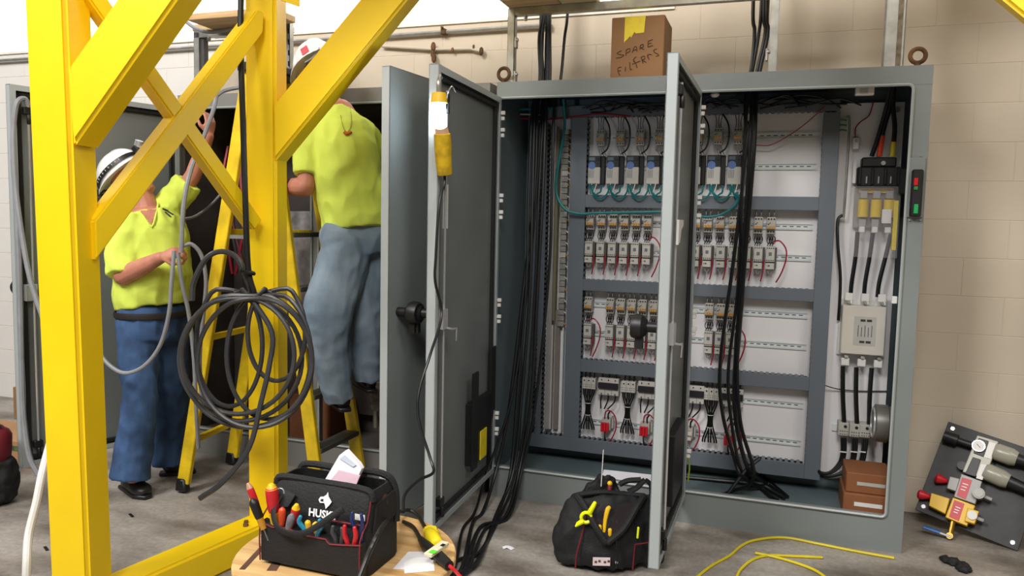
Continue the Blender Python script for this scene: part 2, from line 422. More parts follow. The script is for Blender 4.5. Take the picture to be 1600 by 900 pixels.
def door(parent, hinge, end, ext, minner, mouter, rods=True):
    """hinge/end: plan points; ext = +1/-1 side of the plan direction that carries the outside face"""
    h = Vector((hinge[0], hinge[1], 0)); e = Vector((end[0], end[1], 0)); u = (e-h).normalized(); wd = (e-h).length
    n = Vector((-u.y, u.x, 0))*ext            # towards outside
    Mx = Matrix((u, n, Vector((0, 0, 1)))).transposed()
    def P(a, o, z): return h+u*a+n*o+Vector((0, 0, z))
    def bx(mb, a0, a1, o0, o1, z0, z1): return mb.box(P((a0+a1)/2, (o0+o1)/2, (z0+z1)/2), (abs(a1-a0), abs(o1-o0), abs(z1-z0)), Mx)
    d = bx(MB(), .0, wd, .0, .004, DB, DT).build('door', mouter, parent)
    mb = MB()
    bx(mb, wd-.004, wd, -.038, .004, DB, DT); bx(mb, 0, .004, -.038, .004, DB, DT)
    bx(mb, 0, wd, -.038, .004, DT-.004, DT); bx(mb, 0, wd, -.038, .004, DB, DB+.004)
    mb.build('door_edge', M_edge, d)
    mb = MB()
    bx(mb, wd-.03, wd-.004, -.040, -.036, DB, DT); bx(mb, .004, .03, -.040, -.036, DB, DT)
    bx(mb, .03, wd-.03, -.040, -.036, DT-.03, DT-.004); bx(mb, .03, wd-.03, -.040, -.036, DB+.004, DB+.03)
    mb.build('door_flange', M_edge, d)
    bx(MB(), .004, wd-.004, -.010, -.002, DB+.004, DT-.004).build('inner_skin', minner, d)
    mb = MB(); g0, g1 = .035, .060
    bx(mb, wd-g1, wd-g0, -.028, -.010, DB+g0, DT-g0); bx(mb, g0, g1, -.028, -.010, DB+g0, DT-g0)
    bx(mb, g0, wd-g0, -.028, -.010, DT-g1, DT-g0); bx(mb, g0, wd-g0, -.028, -.010, DB+g0, DB+g1)
    mb.build('gasket', M_gasket, d, bevel=.004)
    for z in (.42, 1.05, 1.62, 2.06):
        for dz in (-.045, .045):
            for oo in (0, .028):
                MB().box(P(-.006+.01*(oo > 0), -.045-oo*.2+(.0), z+dz+oo-.014), (.016, .022, .020), Mx).build('hinge', M_white, d, bevel=.002)
    if rods:
        mb = MB(); mb.cyl(P(wd-.085, -.045, DB+.09), P(wd-.085, -.045, DT-.10), .006, 8); mb.build('latch_rod', M_chrome, d)
        for z in (DB+.12, DT-.13):
            mb = MB(); mb.box(P(wd-.085, -.038, z), (.045, .03, .04), Mx); mb.cyl(P(wd-.085, -.05, z-.02), P(wd-.085, -.05, z-.07), .011, 8); mb.build('rod_guide', M_black, d, bevel=.003)
        mb = MB(); mb.box(P(wd-.07, -.035, 1.10), (.06, .05, .09), Mx); mb.tube([P(wd-.085, -.05, 1.06), P(wd-.12, -.075, 1.05), P(wd-.16, -.078, 1.05), P(wd-.165, -.075, .99)], .006, 6)
        mb.build('latch', M_chrome, d, bevel=.004)
    # outside knob
    mb = MB(); mb.cyl(P(wd-.08, .004, 1.12), P(wd-.08, .075, 1.12), .022, 14); mb.tube([P(wd-.08, .055, 1.12), P(wd-.08, .075, 1.12), P(wd-.08, .10, 1.12), P(wd-.08, .118, 1.12)], [.03, .05, .052, .046], 18)
    mb.box(P(wd-.08, .085, 1.055), (.03, .03, .05), Mx); mb.build('handle', M_black, d)
    return d, P, bx, Mx, wd
cabB = cabinet(0, 'control_cabinet', 'tall grey steel control cabinet with open doors showing wired white panel', M_cab, M_cabin, (.016, .995, 1.045, 2.022))
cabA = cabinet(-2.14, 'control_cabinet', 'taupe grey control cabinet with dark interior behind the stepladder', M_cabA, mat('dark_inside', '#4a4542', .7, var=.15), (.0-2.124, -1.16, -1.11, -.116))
M_inn = mat('door_inside_grey', '#767a78', .38, var=.05, scale=2)
dB1, PB1, bxB1, MxB1, wB1 = door(cabB, (-.004, -.02), (.036, -.925), -1, M_inn, M_cab)
dB2, PB2, bxB2, MxB2, wB2 = door(cabB, (1.045, -.02), (1.036, -.91), -1, M_inn, M_cab)
dA2, PA2, bxA2, MxA2, wA2 = door(cabA, (-.05, -.02), (-.155, -.93), 1, M_inn, M_cab)
dA1, PA1, bxA1, MxA1, wA1 = door(cabA, (-2.14, -.02), (-2.40, -.945), -1, M_inn, M_cabA)
# documents pocket and sticker inside the left door
mb = MB(); bxB1(mb, .10, .42, -.05, -.012, .30, .62); mb.build('document_pocket', M_black, dB1, bevel=.004)
mb = MB(); bxB1(mb, .36, .44, -.062, -.05, .28, .78); mb.build('pocket_side', M_black, dB1, bevel=.003)
mb = MB(); bxB1(mb, .02, .10, -.045, -.03, .50, .86); mb.build('pocket_side', M_black, dB1, bevel=.003)
mb = MB(); bxB1(mb, .20, .30, -.056, -.051, .30, .45); mb.build('yellow_tag', M_tape, dB1)
mb = MB(); bxB1(mb, wB1-.205, wB1-.145, -.0125, -.0105, 1.50, 1.70); mb.build('printed_sheet', M_white, dB1)
mb = MB(); bxB2(mb, .25, .60, -.05, -.012, .30, .62); mb.build('document_pocket', M_black, dB2, bevel=.004)
mb = MB(); p = [PB2(wB2-.06, -.05, 1.56), PB2(wB2-.20, -.05, 1.56), PB2(wB2-.20, -.05, 1.535), PB2(wB2-.14, -.05, 1.52), PB2(wB2-.11, -.05, 1.47), PB2(wB2-.06, -.05, 1.46)]
mb.prism(p, PB2(0, -.06, 0)-PB2(0, -.05, 0)); mb.build('door_stay_bracket', M_white, dB2)

# ------------------------------------------------------------------ back panel, ducts
YP = .45
panel = MB().bx(.06, 2.052, YP, YP+.006, .215, 2.19).build('back_panel', M_panel, cabB)
for x, z in ((2.02, 2.15), (2.03, .255), (.09, 2.15), (.09, .255)):
    MB().cyl((x, YP, z), (x, YP-.012, z), .013, 8).build('panel_bolt', M_steel, cabB)
YD = .375
def duct(name, label, x0, x1, z0, z1, vert, group='slotted grey wire ducts on the white panel'):
    t = thing(name, ((x0+x1)/2, YP, (z0+z1)/2), label, 'wire duct', group)
    MB().bx(x0-.002, x1+.002, YD-.004, YD+.004, z0-.002, z1+.002).build('cover', M_duct, t, bevel=.002)
    MB().bx(x0+.006, x1-.006, YD+.006, YP-.002, z0+.006, z1-.006).build('shade_fill', M_dark, t)  # solid dark box colours in the shade inside the duct
    mb = MB(); q = .03
    if vert:
        n = int((z1-z0)/q)
        for i in range(n):
            z = z0+i*q
            for x in (x0, x1-.003): mb.bx(x, x+.003, YD+.004, YP, z+.007, z+.023)
    else:
        n = int((x1-x0)/q)
        for i in range(n):
            x = x0+i*q
            for z in (z0, z1-.003): mb.bx(x+.007, x+.023, YD+.004, YP, z, z+.003)
    mb.build('slot_finger', M_duct, t, kind='stuff')
    return t
duct('wire_duct', 'tall vertical grey wire duct left of the drive rows', .325, .415, .276, 2.14, True)
duct('wire_duct', 'tall vertical grey wire duct left of the fuse gear', 1.668, 1.745, .195, 2.135, True)
duct('wire_duct', 'dark top horizontal wire duct full of black wires', .08, 1.74, 2.145, 2.205, False)
duct('wire_duct', 'horizontal grey wire duct just under the drives', .418, 1.665, 1.632, 1.70, False)
duct('wire_duct', 'horizontal grey wire duct below the upper contactor row', .418, 1.665, 1.152, 1.215, False)
duct('wire_duct', 'horizontal grey wire duct below the lower contactor row', .418, 1.665, .675, .745, False)
duct('wire_duct', 'lowest horizontal grey wire duct along the panel bottom', .09, 1.665, .195, .272, False)
# left part: side duct, rail strip and terminal column
duct('narrow_duct', 'narrow dark vertical wire duct behind the hanging cables', .085, .125, .275, 2.12, True)
duct('narrow_duct', 'second narrow vertical wire duct beside the pale rail', .150, .180, .275, 2.12, True)
t = thing('terminal_rail', (.225, YP, 1.2), 'pale vertical rail strip left of the tall duct', 'rail')
MB().bx(.195, .225, .405, YP, .30, 2.10).build('rail', mat('pale_strip', '#a8a5a4', .4, metal=.3), t)
MB().bx(.229, .245, .40, YP, .96, 2.08).build('brass_strip', mat('dull_brass', '#8a8468', .4, metal=.4), t)
t = thing('terminal_column', (.285, YP, 1.5), 'column of small grey terminal blocks left of the tall duct', 'terminal block')
for i in range(34):
    z = 2.08-i*.034
    MB().bx(.262, .300, .405, YP, z-.030, z).build('terminal', mat('terminal_dull', '#8c8983', .5, var=.15, scale=30) if i % 7 else M_device, t)
    if i < 10 or i % 2: MB().tube([(.30, .41, z-.012), (.312, .40, z-.02), (.322, .41, z-.01)], .004, 5).build('wire', M_white if i % 3 else M_orange, t)
t = thing('clear_channel', (.285, YP, .6), 'empty pale channel at the lower left of the panel', 'rail')
MB().bx(.195, .235, .41, YP, .30, .93).build('channel', mat('pale_strip2', '#b7b4b2', .4), t)
MB().bx(.245, .272, .42, YP, .30, 1.02).build('rail', mat('dull_taupe', '#8e8580', .45, metal=.3), t)
mb = MB(); mb.bx(.296, .302, .40, YP, .29, .92); mb.build('edge_strip', M_rail, t)

# DIN rails
def rail(name, label, x0, x1, z):
    t = thing(name, ((x0+x1)/2, YP, z), label, 'rail', 'mounting rails on the white panel')
    mb = MB(); mb.bx(x0, x1, YP-.004, YP, z-.011, z+.011); mb.bx(x0, x1, YP-.008, YP-.004, z+.011, z+.0175); mb.bx(x0, x1, YP-.008, YP-.004, z-.0175, z-.011)
    mb.bx(x0, x1, YP-.008, YP, z+.010, z+.012); mb.bx(x0, x1, YP-.008, YP, z-.012, z-.010)
    mb.build('rail_profile', M_rail, t)
    mb = MB(); x = x0+.02
    while x < x1-.02: mb.bx(x, x+.02, YP-.0046, YP-.003, z-.003, z+.003); x += .035
    mb.build('rail_slot', M_duct, t, kind='stuff')
RZ = [2.03, 1.865, 1.545, 1.378, 1.068, .897, .575, .366]
RN = ['topmost steel rail behind the breaker row', 'steel rail level with the drives', 'steel rail behind the upper breaker row', 'steel rail behind the upper contactors',
      'steel rail behind the lower breaker row', 'steel rail behind the lower contactors', 'steel rail behind the fuse holders', 'lowest steel rail behind the red blocks']
for z, n in zip(RZ, RN): rail('mounting_rail', n, .46 if z != .366 else .43, 1.645, z)
# ================================================================== PANEL DEVICES
def prot(first, store):  # keep the first built instance as the source of copies
    store.append(first); return first
def mk_breaker(loc):
    t = thing('motor_breaker', loc, '', 'circuit breaker'); x, y, z = loc
    mb = MB(); mb.bx(x-.0225, x+.0225, y-.045, y, z-.045, z+.045); mb.bx(x-.0225, x+.0225, y-.062, y-.045, z-.022, z+.022)
    mb.build('case', M_device, t, bevel=.002)
    for dx in (-.014, 0, .014):
        MB().bx(x+dx-.005, x+dx+.005, y-.072, y-.060, z-.018, z-.003).build('toggle', M_orange, t, bevel=.001)
    mb = MB()
    for dx in (-.014, 0, .014):
        for dz in (.034, -.034): mb.cyl((x+dx, y-.044, z+dz), (x+dx, y-.047, z+dz), .0045, 8)
    mb.bx(x-.017, x-.010, y-.0635, y-.061, z+.004, z+.009); mb.bx(x-.009, x-.004, y-.0635, y-.061, z+.010, z+.015)
    mb.build('terminal_screw', M_black, t, kind='stuff')
    MB().bx(x-.0225, x+.0225, y, YP-.008, z-.030, z+.035).build('foot', M_duct, t)
    return t
def mk_contactor(loc):
    t = thing('contactor', loc, '', 'contactor'); x, y, z = loc
    MB().bx(x-.0225, x+.0225, y-.06, y, z-.022, z+.060).build('case', M_device2, t, bevel=.002)
    MB().bx(x-.0225, x+.0225, y-.048, y, z-.028, z-.022).build('gap_strip', M_black, t)
    MB().bx(x-.0225, x+.0225, y-.062, y, z-.062, z-.028).build('overload_relay', M_device2, t, bevel=.002)
    mb = MB()
    for dx in (-.016, -.0053, .0053, .016):
        for dz in (.052, -.013): mb.cyl((x+dx, y-.059, z+dz), (x+dx, y-.0625, z+dz), .0032, 6)
    mb.cyl((x-.013, y-.061, z-.042), (x-.013, y-.0645, z-.042), .0022, 6); mb.cyl((x-.004, y-.061, z-.042), (x-.004, y-.0645, z-.042), .004, 6)
    mb.build('terminal_screw', M_black, t, kind='stuff')
    MB().bx(x-.008, x+.008, y-.0615, y-.058, z+.012, z+.030).build('actuator_mark', M_duct, t)
    MB().bx(x-.0225, x+.0225, y, YP-.008, z-.05, z+.05).build('foot', M_duct, t)
    MB().bx(x+.0228, x+.033, y-.035, YP-.008, z-.055, z+.055).build('side_shade_block', mat('contactor_side_shade', '#4e4c4a', .6), t)  # dark block paints the shadowed side of the case
    return t
def mk_drive(loc):
    t = thing('motor_drive', loc, '', 'drive'); x, y, z = loc
    MB().bx(x-.036, x+.060, y-.018, YP, z-.08, z+.08).build('case', M_black, t, bevel=.002)
    MB().bx(x-.036, x+.036, y-.038, y-.0195, z-.08, z+.016).build('front_cover', M_device2, t, bevel=.003)
    MB().bx(x-.036, x+.036, y-.036, y-.0195, z+.016, z+.08).build('keypad', mat('drive_keypad', '#22242a', .4), t, bevel=.002)
    mb = MB(); mb.cyl((x-.012, y-.036, z+.026), (x-.012, y-.041, z+.026), .021, 20); mb.build('dial', mat('drive_blue', '#5877b4', .4), t)
    MB().bx(x-.030, x+.004, y-.0375, y-.035, z+.054, z+.072).build('display', mat('drive_display', '#5b6b78', .3), t)
    mb = MB(); mb.cyl((x+.022, y-.036, z+.062), (x+.022, y-.042, z+.062), .009, 12); mb.cyl((x+.020, y-.036, z+.036), (x+.020, y-.039, z+.036), .005, 8); mb.build('knob', M_black, t)
    mb = MB()
    for i in range(4): mb.bx(x-.028+i*.008, x-.025+i*.008, y-.0388, y-.0375, z-.045, z+.0)
    mb.build('printed_lines', M_duct, t, kind='stuff')
    return t
YF = .415   # breaker base plane
store = {}
def place(kind, mk, px, py, yfront, zfix=None):
    p = onY(px, py, yfront)
    loc = Vector((p.x, .435, zfix if zfix is not None else p.z))
    if kind not in store: store[kind] = mk(loc); return store[kind]
    return copy_tree(store[kind], loc)
def row(kind, mk, pxs, py, z, yfront, what, where, group):
    out = []
    for i, px in enumerate(pxs):
        o = place(kind, mk, px, py, yfront, z)
        tag(o, '%s %s from the left in %s' % (ORD[i], what, where), None, group); out.append(o)
    return out
tr = row('breaker', mk_breaker, [938, 969, 1000, 1030, 1061, 1091, 1122, 1153], 214, 2.025, .385, 'grey motor breaker', 'the topmost row', 'motor breakers in the topmost row')
dr = row('drive', mk_drive, [928, 957, 988, 1020, 1052, 1084, 1115, 1147], 268, 1.845, .40, 'drive with a blue dial', 'the drive row', 'motor drives with blue dials')
b2l = row('breaker', mk_breaker, [922, 940, 958, 976, 994, 1012], 347, 1.548, .385, 'grey breaker', 'the upper row left of the open door', 'breakers in the second row')
c2l = row('contactor', mk_contactor, [919, 937, 955, 973, 991, 1009], 401, 1.375, .375, 'contactor', 'the upper row left of the open door', 'contactors in the upper row')
b2r = row('breaker', mk_breaker, [1088, 1106, 1125, 1146, 1166, 1185, 1205], 352, 1.548, .385, 'grey breaker', 'the upper row right of the open door', 'breakers in the second row')
c2r = row('contactor', mk_contactor, [1085, 1104, 1125, 1145, 1165, 1184, 1203], 407, 1.375, .375, 'contactor', 'the upper row right of the open door', 'contactors in the upper row')
b3l = row('breaker', mk_breaker, [919, 953, 970, 987, 1004, 1021, 1038], 477, 1.068, .385, 'grey breaker', 'the lower row left of the open door', 'breakers in the third row')
c3l = row('contactor', mk_contactor, [917, 951, 968, 985, 1001, 1018, 1035], 532, .897, .375, 'contactor', 'the lower row left of the open door', 'contactors in the lower row')
b3r = row('breaker', mk_breaker, [1108, 1126, 1143], 485, 1.068, .385, 'grey breaker', 'the lower row right of the open door', 'breakers in the third row')
c3r = row('contactor', mk_contactor, [1106, 1123, 1140], 538, .897, .375, 'contactor', 'the lower row right of the open door', 'contactors in the lower row')
# wiring that belongs to each device
rnd = random.Random(3)
def wire(parent, pts, r, m_, sm=5, n=5, name='wire'):
    return MB().tube(pts, r, n, sm=sm).build(name, m_, parent)
def V3(x, y, z): return Vector((x, y, z))
for o in tr:
    x, y, z = o.location
    for dx in (-.014, 0, .014):
        wire(o, [V3(x+dx, .40, z+.045), V3(x+dx*.8, .39, z+.075), V3(x+dx*1.3, .40, z+.115)], .0024, M_cableg)
        wire(o, [V3(x+dx, .40, z-.045), V3(x+dx+.01, .385, z-.075), V3(x+dx*1.1+.02, .40, z-.10)], .0022, M_hose)
    wire(o, [V3(x+.02, .39, z+.12), V3(x+.052, .375, z+.06), V3(x+.058, .37, z-.01), V3(x+.045, .37, z-.065), V3(x+.012, .38, z-.092)], .0048, M_cable)
for o in dr:
    x, y, z = o.location
    for k, dx in enumerate((-.022, -.008, .008, .02)):
        wire(o, [V3(x+dx, .39, z-.08), V3(x+dx*.8, .375, z-.105), V3(x+dx*.4, .37, z-.135)], .0028, M_white if k % 2 else M_teal)
    for k in range(2):
        w_ = .100 if k == 0 else .055; zz = .165-.02*k
        wire(o, [V3(x-.006, .368, z-.088), V3(x+.004, .355, z-.125), V3(x+w_*.22, .350, z-zz+.012), V3(x+w_*.5, .348, z-zz), V3(x+w_*.78, .350, z-zz+.012), V3(x+w_*.96, .355, z-.125), V3(x+w_*1.0, .368, z-.088)], .0052, M_teal, name='teal_cable')
def loops(o, y0, z0, z1, col):
    x = o.location.x
    for dx in (-.014, -.002, .010):
        pts = [V3(x+dx, .385, z0)]
        for k in range(7):
            g = k/6*2*PI*1.15; pts.append(V3(x+dx+.010*math.sin(g)+.006, .378, (z0+z1)/2+.020*math.cos(g)))
        pts.append(V3(x+dx, .385, z1)); wire(o, pts, .0022, col, sm=3, n=4)
def mate(bl, cl, zb, zc, last):
    for i, (b_, c_) in enumerate(zip(bl, cl)):
        loops(b_, .38, zb-.048, zc+.064, M_cable)
        x = b_.location.x
        for dx in (-.012, .012): wire(b_, [V3(x+dx, .40, zb+.045), V3(x+dx, .39, zb+.06), V3(x+dx*1.2, .40, zb+.085)], .003, M_hose)
        x = c_.location.x
        if i < len(cl)-1: wire(c_, [V3(x+.029, .392, zc-.01), V3(x+.030, .388, zc-.04), V3(x+.028, .39, zc-.08), V3(x+.018, .40, zc-.13)], .0036, M_redwire, name='red_wire')
        wire(c_, [V3(x-.012, .39, zc-.062), V3(x-.004, .38, zc-.085), V3(x+.008, .385, zc-.085), V3(x+.014, .39, zc-.064)], .003, M_hose)
    for k in last:
        c_ = cl[k]; x = c_.location.x
        wire(c_, [V3(x+.012, .375, zc+.085), V3(x+.045, .362, zc+.092), V3(x+.078, .358, zc+.05), V3(x+.080, .358, zc-.01), V3(x+.060, .362, zc-.08), V3(x+.036, .375, zc-.13)], .0042, M_redwire, name='red_wire')
mate(b2l, c2l, 1.548, 1.375, [-1]); mate(b2r, c2r, 1.548, 1.375, [-1]); mate(b3l, c3l, 1.068, .897, [0, -1]); mate(b3r, c3r, 1.068, .897, [-1])
# teal bundle running along the duct below the drives
t = thing('teal_cable_bundle', (.3, .37, 1.7), 'teal cable looping from the upper left down along the duct below drives', 'cable')
pts = [onY(880, 155, .30), onY(882, 200, .33), onY(872, 260, .34), onY(869, 300, .335), onY(882, 326, .33), onY(905, 334, .34), onY(930, 333, .345), onY(980, 332, .35), onY(1035, 331, .35)]
MB().tube(pts, .0085, 8, sm=6).build('cable', M_teal, t)
pts = [onY(1085, 335, .35), onY(1105, 339, .35), onY(1130, 334, .35), onY(1150, 318, .35), onY(1152, 300, .36)]
MB().tube(pts, .007, 8, sm=6).build('cable', M_teal, t)
pts = [onY(800, 172, .34), onY(830, 170, .34), onY(870, 168, .34)]
MB().tube(pts, .007, 8, sm=6).build('cable', M_teal, t)
# tangle in the top duct
t = thing('black_wire_tangle', (.8, .36, 2.17), 'tangle of black wires spilling over the top duct', 'wires')
for i in range(26):
    x = rnd.uniform(.36, 1.55); ln = rnd.uniform(.12, .4); y = rnd.uniform(.345, .37); z = rnd.uniform(2.155, 2.19)
    pts = [V3(x, y, z), V3(x+ln*.3, y-.01, z+rnd.uniform(0, .04)), V3(x+ln*.7, y-.012, z+rnd.uniform(-.01, .04)), V3(x+ln, y, 2.15+rnd.uniform(0, .03))]
    MB().tube(pts, .0045, 5, sm=5).build('wire', M_cable if i % 6 else M_cableg, t)
pts = [onY(806, 184, .35), onY(850, 187, .36), onY(900, 182, .355), onY(940, 178, .35), onY(985, 182, .35)]
MB().tube(pts, .005, 5, sm=5).build('wire', M_redwire, t)
pts = [onY(806, 178, .36), onY(850, 180, .36)]
MB().tube(pts, .004, 5).build('wire', M_white, t)
# fuse holders, terminal groups, red blocks
def mk_fuse(loc):
    t = thing('fuse_holder', loc, '', 'fuse holder'); x, y, z = loc
    MB().bx(x-.06, x+.06, y-.05, y, z-.048, z+.052).build('case', M_device2, t, bevel=.002)
    MB().bx(x-.059, x+.059, y-.066, y-.048, z-.008, z+.027).build('dark_band', mat('fuse_band', '#1f1e22', .35), t, bevel=.003)
    mb = MB()
    for dx in (-.04, 0, .04): mb.cyl((x+dx, y-.049, z+.042), (x+dx, y-.053, z+.042), .004, 8); mb.cyl((x+dx, y-.049, z-.04), (x+dx, y-.053, z-.04), .004, 8)
    mb.build('terminal_screw', M_black, t, kind='stuff')
    mb = MB()
    for dx in (-.02, .02): mb.bx(x+dx-.001, x+dx+.001, y-.0515, y-.05, z-.048, z-.01)
    mb.build('joint_line', M_duct, t, kind='stuff')
    for dx in (-.04, 0, .04):
        wire(t, [V3(x+dx, .40, z-.048), V3(x+dx-.003, .39, z-.085), V3(x+dx*.5-.02, .385, z-.13)], .0042, M_cable)
        wire(t, [V3(x+dx, .41, z+.052), V3(x+dx, .40, z+.075)], .005, M_cable)
    return t
def mk_tgroup(loc):
    t = thing('terminal_group', loc, '', 'terminal block'); x, y, z = loc
    for i in range(3):
        MB().bx(x-.04+i*.0267+.0005, x-.04+(i+1)*.0267-.0005, y-.055, y, z-.032, z+.032).build('terminal', M_device2, t, bevel=.0015)
    mb = MB()
    for i in range(3):
        cx = x-.0267+i*.0267; mb.cyl((cx, y-.054, z+.018), (cx, y-.058, z+.018), .0045, 8)
        for q in (-.006, .006):
            for r_ in (-.006, -.018): mb.bx(cx+q-.002, cx+q+.002, y-.0565, y-.054, z+r_-.002, z+r_+.002)
    mb.build('terminal_screw', M_black, t, kind='stuff')
    for i in range(3):
        cx = x-.0267+i*.0267; wire(t, [V3(cx, .40, z+.032), V3(cx+.002, .40, z+.055), V3(cx+.004, .41, z+.08)], .005, M_cable)
        for q in (-.006, .006):
            wire(t, [V3(cx+q, .39, z-.03), V3(cx+q*.9-(cx-x)*.1, .385, z-.06), V3(x+(cx-x)*.3+q, .38, z-.11), V3(x+(cx-x)*.25+q, .38, z-.17), V3(x+(cx-x)*1.1+q, .385, z-.25), V3(x+(cx-x)*1.2+q, .395, z-.275)], .0046, M_cable)
    for dz in (-.115, -.185): MB().torus((x, .38, z+dz), (0, 0, 1), .016, .002, 12, 5).build('cable_tie', M_white, t)
    return t
def mk_red(loc):
    t = thing('red_tab_relay', loc, '', 'relay'); x, y, z = loc
    MB().bx(x-.028, x+.026, y-.035, YP-.01, z-.03, z+.040).build('case', M_device, t, bevel=.002)
    for i in range(3): MB().bx(x-.028+i*.016, x-.0135+i*.016, y-.058, y-.034, z-.035, z+.018).build('red_tab', M_red, t, bevel=.002)
    MB().bx(x+.028, x+.040, y-.02, YP-.01, z-.02, z+.055).build('end_stop', M_device, t, bevel=.002)
    wire(t, [V3(x-.01, .40, z+.04), V3(x+.0, .38, z+.085), V3(x+.03, .372, z+.095), V3(x+.06, .37, z+.06), V3(x+.065, .37, z), V3(x+.045, .375, z-.06), V3(x+.02, .39, z-.10)], .0042, M_redwire, name='red_wire')
    wire(t, [V3(x-.005, .40, z-.03), V3(x-.003, .385, z-.06), V3(x+.002, .395, z-.095)], .005, M_cable)
    wire(t, [V3(x+.012, .40, z+.04), V3(x+.014, .385, z+.07), V3(x+.024, .38, z+.09)], .005, M_cable)
    return t
for i, px in enumerate([920, 982, 1044, 1112]):
    tag(place('tgroup', mk_tgroup, px, 607, .385, .605), '%s white terminal group from the left in the fuse row' % ORD[i], None, 'terminal groups in the fuse row')
for i, px in enumerate([950, 1013, 1083, 1144]):
    tag(place('fuse', mk_fuse, px, 612, .38, .592), '%s fuse holder with a black band from the left' % ORD[i], None, 'fuse holders with black bands')
for i, px in enumerate([946, 1007, 1075, 1140]):
    tag(place('red', mk_red, px, 668, .385, .362), '%s relay with red tabs from the left on the lowest rail' % ORD[i], None, 'relays with red tabs')
# ================================================================== POWER SECTION ON THE RIGHT OF THE PANEL
def q(px, py, Y): return onY(px, py, Y)
def rect(mb, px0, py0, px1, py1, y0, y1):
    a = q(px0, py0, y0); c = q(px1, py1, y0); return mb.bx(a.x, c.x, y0, y1, c.z, a.z)
# fused disconnect switch
t = thing('disconnect_switch', q(1370, 270, YP), 'black main disconnect switch block fed by three thick cables', 'switch')
a = q(1340, 246, .38); c = q(1405, 292, .38)
mb = MB(); mb.bx(a.x+.02, c.x-.02, .37, YP, a.z-.05, a.z); mb.bx(a.x, c.x, .355, YP, c.z, a.z-.05); mb.build('case', M_black, t, bevel=.006)
for i in range(4):
    x = a.x+.012+(c.x-a.x-.024)*i/3; MB().bx(x-.006, x+.006, .338, .36, c.z+.01, a.z-.055).build('barrier', M_black, t, bevel=.003)
for i in range(3):
    x = a.x+.045+(c.x-a.x-.09)*i/2; MB().bx(x-.003, x+.003, .345, .36, c.z+.015, c.z+.05).build('lug', M_chrome, t)
MB().cyl((a.x+.12, .37, a.z-.03), (a.x+.12, .362, a.z-.03), .011, 10).build('screw', M_steel, t)
mb = MB(); mb.bx(a.x-.015, a.x, .42, YP, c.z+.02, a.z-.02); mb.build('mounting_tab', M_white, t)
mb = MB(); mb.bx(c.x-.01, c.x+.03, .30, YP, c.z-.04, a.z-.06); mb.build('operator_arm', M_black, t, bevel=.005)
t = thing('fuse_block', q(1366, 340, YP), 'fuse base with three yellow fuses behind a clear cover', 'fuse')
MB().bx(a.x, c.x, .42, YP, c.z-.21, c.z-.005).build('base', mat('fuse_base_grey', '#8d8680', .5), t)
for i in range(3):
    x = a.x+.04+(c.x-a.x-.08)*i/2
    mb = MB(); mb.cyl((x, .385, c.z-.155), (x, .385, c.z-.065), .026, 14); mb.build('fuse_body', mat('fuse_yellow', '#d8b90f', .4), t)
    for dz in (-.04, -.185): mb = MB(); mb.bx(x-.018, x+.018, .375, .42, c.z+dz-.02, c.z+dz+.02); mb.build('fuse_clip', M_chrome, t, bevel=.003)
    mb = MB(); mb.bx(x-.014, x+.014, .37, .40, c.z-.235, c.z-.205); mb.build('fuse_lug', M_white, t, bevel=.003)
MB().bx(a.x+.02, c.x-.02, .40, .42, c.z-.03, c.z-.005).build('top_strip', M_toolyel, t)
MB().bx(c.x-.075, c.x-.032, .345, .348, c.z-.185, c.z-.115).build('paper_label', M_white, t)
MB().bx(c.x-.02, c.x+.0, .36, .40, c.z-.32, c.z-.07).build('yellow_guard', M_tape, t)
mb = MB(); mb.bx(a.x-.01, c.x+.004, .335, .338, c.z-.36, c.z+.0); mb.bx(a.x-.01, a.x-.007, .338, .44, c.z-.36, c.z); mb.bx(c.x+.001, c.x+.004, .338, .44, c.z-.36, c.z)
mb.build('clear_cover', M_clear, t)
# line cables
for i, (p, m2, nm) in enumerate((([(1392, 132, .20), (1386, 165, .34), (1372, 215, .38), (1362, 244, .40)], M_black, 'left'), ([(1395, 132, .2), (1391, 165, .34), (1380, 205, .38), (1374, 244, .40)], mat('orange_sleeve', '#d2441c', .5), 'middle'), ([(1397, 132, .2), (1395, 165, .34), (1398, 200, .38), (1394, 244, .40)], mat('yellow_sleeve', '#c9b22a', .5), 'right'))):
    col = ('without sleeve', 'with an orange sleeve', 'with a yellow sleeve')[i]
    pts = [onY(*e) for e in p]; t = thing('feeder_cable', pts[-1], 'thick black feeder cable %s above the disconnect switch' % col, 'cable', 'feeder cables into the disconnect switch')
    MB().tube(pts, .0115, 8, sm=6).build('cable', M_cable, t)
    s = smooth_path(pts, 6)
    if i: MB().tube(s[-6:] if i == 1 else s[-4:], .0128, 8).build('sleeve', m2, t)
# load cables down to the filter, then to the terminals
for i in range(3):
    pts = [onY(*e) for e in ([(1340, 362, .39), (1337, 400, .385), (1331, 440, .385), (1329, 462, .39)], [(1364, 364, .39), (1359, 400, .385), (1352, 440, .385), (1350, 464, .39)], [(1392, 366, .39), (1384, 400, .385), (1374, 440, .385), (1371, 464, .39)])[i]]
    o = MB().tube(pts, .0105, 8, sm=5).build('load_cable', M_cable, None, loc=pts[0])
    tag(o, '%s black cable from the left between fuses and line filter' % ORD[i], 'cable', 'cables from the fuses to the filter')
    p0 = [(1317, 572), (1338, 574), (1362, 575)][i]; p1 = [(1319, 660), (1339, 661), (1358, 663)][i]
    pts = [onY(p0[0], p0[1], .39), onY((p0[0]+p1[0])/2-1, (p0[1]+p1[1])/2, .38), onY(p1[0], p1[1], .39)]
    o = MB().tube(pts, .0115, 8, sm=5).build('load_cable', M_cable, None, loc=pts[0])
    tag(o, '%s black cable from the left between line filter and terminals' % ORD[i], 'cable', 'cables from the filter to the terminals')
